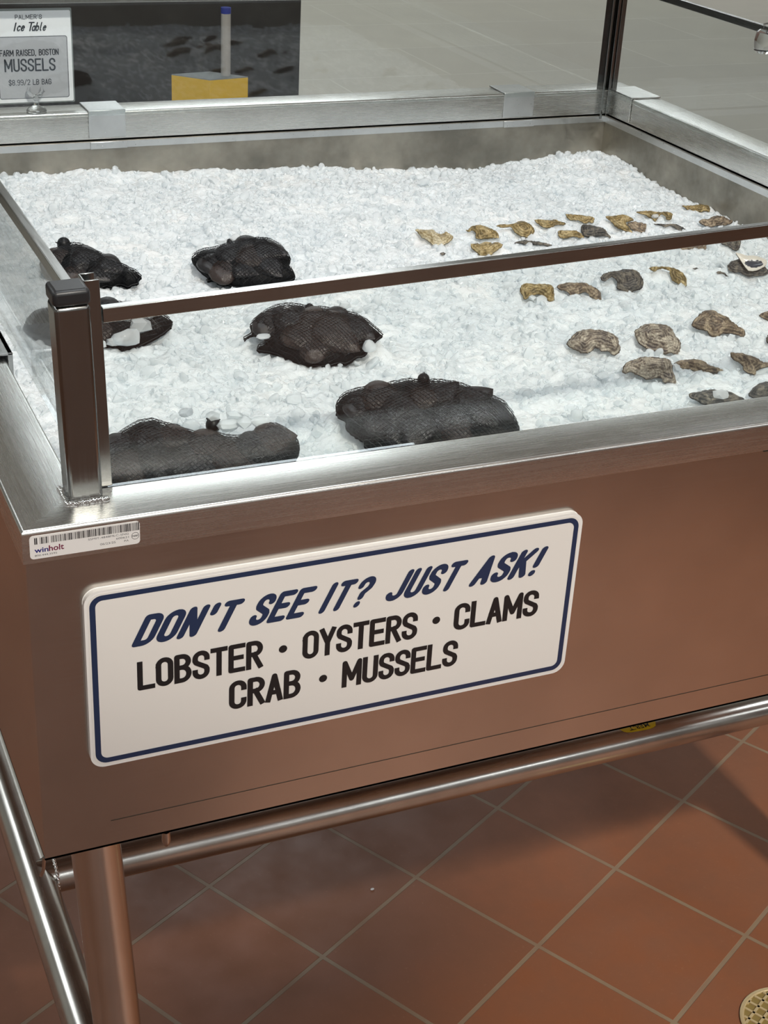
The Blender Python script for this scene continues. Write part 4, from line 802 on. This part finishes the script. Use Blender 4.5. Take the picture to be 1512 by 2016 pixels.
Zb = Zh+.0040*(vnoise(p2, 130, 5)-.5)+.0030*(vnoise(p2, 240, 6)-.5)
verts = [np.stack([X, Y, Zb+H], -1)]; idx = np.arange(NG*NG).reshape(NG, NG)
quads = np.stack([idx[:-1, :-1], idx[1:, :-1], idx[1:, 1:], idx[:-1, 1:]], -1).reshape(-1, 4)
def mesh_np(name, V, F):
    me = bpy.data.meshes.new(name); k = F.shape[1]
    me.vertices.add(len(V)); me.vertices.foreach_set('co', np.ascontiguousarray(V, np.float32).ravel())
    me.loops.add(F.size); me.loops.foreach_set('vertex_index', np.ascontiguousarray(F, np.int32).ravel())
    me.polygons.add(len(F)); me.polygons.foreach_set('loop_start', np.arange(0, F.size, k, dtype=np.int32)); me.polygons.foreach_set('loop_total', np.full(len(F), k, np.int32))
    me.update(); me.validate(); return me
ice = link('crushed_ice', mesh_np('crushed_ice', verts[0], quads), M['ice'], angle=180)
tag(ice, 'bed of white crushed ice filling the steel tray', 'ice', kind='stuff')
# chunk library: irregular nuggets
lib = []
for k in range(14):
    bm = bmesh.new(); bmesh.ops.create_icosphere(bm, subdivisions=2 if k % 2 else 1, radius=1)
    r = np.random.default_rng(100+k); cut = r.normal(size=(9, 3)); cut /= np.linalg.norm(cut, axis=1)[:, None]; cd = r.uniform(.50, .88, 9)
    V = np.array([v.co[:] for v in bm.verts])
    for c, d in zip(cut, cd):
        t_ = V@c; V = V-np.maximum(t_-d, 0)[:, None]*c*.93
    V *= np.array([1, r.uniform(.65, .95), r.uniform(.45, .8)]); F = np.array([[v.index for v in f.verts] for f in bm.faces]); bm.free(); lib.append((V, F))
NCH = 17000
cx, cy = rng.uniform(lo_+.004, hi_-.004, NCH), rng.uniform(lo_+.004, hi_-.004, NCH)
cz = settle(cx, cy, ice_base(cx, cy))+H
size = np.clip(rng.lognormal(math.log(.0048), .36, NCH), .0026, .0110); cz += rng.uniform(-.55, .35, NCH)*size
ok = np.ones(NCH, bool)
for P, hb in patches:
    L = P.local(np.stack([cx, cy, cz], -1)); near = np.where((np.abs(L[:, 0]) < P.size[0]/2+.015) & (np.abs(L[:, 1]) < P.size[1]/2+.015) & (L[:, 2] > -hb-.014))[0]
    if len(near):
        d = P.sd(L[near, :2]); ok[near[d > -size[near]*.55]] = False
VV, FF, off = [], [], 0
for i in np.where(ok)[0]:
    V, F = lib[rng.integers(len(lib))]; q = rng.normal(size=4); q /= np.linalg.norm(q); w, x, y, z = q
    Rm = np.array([[1-2*(y*y+z*z), 2*(x*y-z*w), 2*(x*z+y*w)], [2*(x*y+z*w), 1-2*(x*x+z*z), 2*(y*z-x*w)], [2*(x*z-y*w), 2*(y*z+x*w), 1-2*(x*x+y*y)]])
    VV.append(V@Rm.T*size[i]+(cx[i], cy[i], cz[i])); FF.append(F+off); off += len(V)
chk = link('loose_chunks', mesh_np('loose_chunks', np.concatenate(VV), np.concatenate(FF)), M['chunk'], ice, angle=38); tag(chk, kind='stuff')
# a few clear lumps lying on the bags and shells
def lump(x, y, z, s, k, sc=(1, 1, 1)):
    V, F = lib[k % 14]; return V*np.array(sc)*s+(x, y, z), F
LUMPS = []
def on_patch(nm, u, v, s, lift=.35):
    q = TRACE['B'].get(nm) or TRACE['O'][nm]; U_, V_, N_ = axes(BT if nm in TRACE['B'] else OT)
    p = Vector((q['p'][0], q['p'][1], Z(q['p'][2])))+U_*u+V_*v+N_*lift; LUMPS.append((p, s))
for u, v, s in ((.030, .012, .016), (.045, -.002, .014), (.034, -.020, .017), (.020, -.026, .012), (.052, .014, .010), (.006, -.030, .010)): on_patch('c', u, v, s, .014)
for u, v, s in ((.024, .036, .011), (.038, .040, .012), (.050, .041, .010), (.010, .044, .009), (-.012, .046, .008), (.030, .046, .010)): on_patch('e', u, v, s, .012)
for u, v, s in ((-.052, -.012, .009), (-.030, .026, .006), (.058, -.016, .009), (.030, .036, .008), (.044, .030, .007)): on_patch('d', u, v, s, .012)
on_patch('b', -.030, .026, .010, .006); on_patch('b', -.012, .033, .009, .004)
on_patch('o28', .003, .002, .0105, .004); on_patch('o12', .0, -.002, .006, .003); on_patch('o16', -.006, -.010, .007, .003)
VV, FF, off = [], [], 0
for k, (p, s) in enumerate(LUMPS):
    V, F = lump(p.x, p.y, p.z, s, k*3+1); VV.append(V); FF.append(F+off if True else F); off += len(V)
# triangles from both subdivisions share the same face size
tag(link('loose_chunks', mesh_np('clear_lumps', np.concatenate(VV), np.concatenate(FF)), M['chunk'], ice, angle=38), kind='stuff')
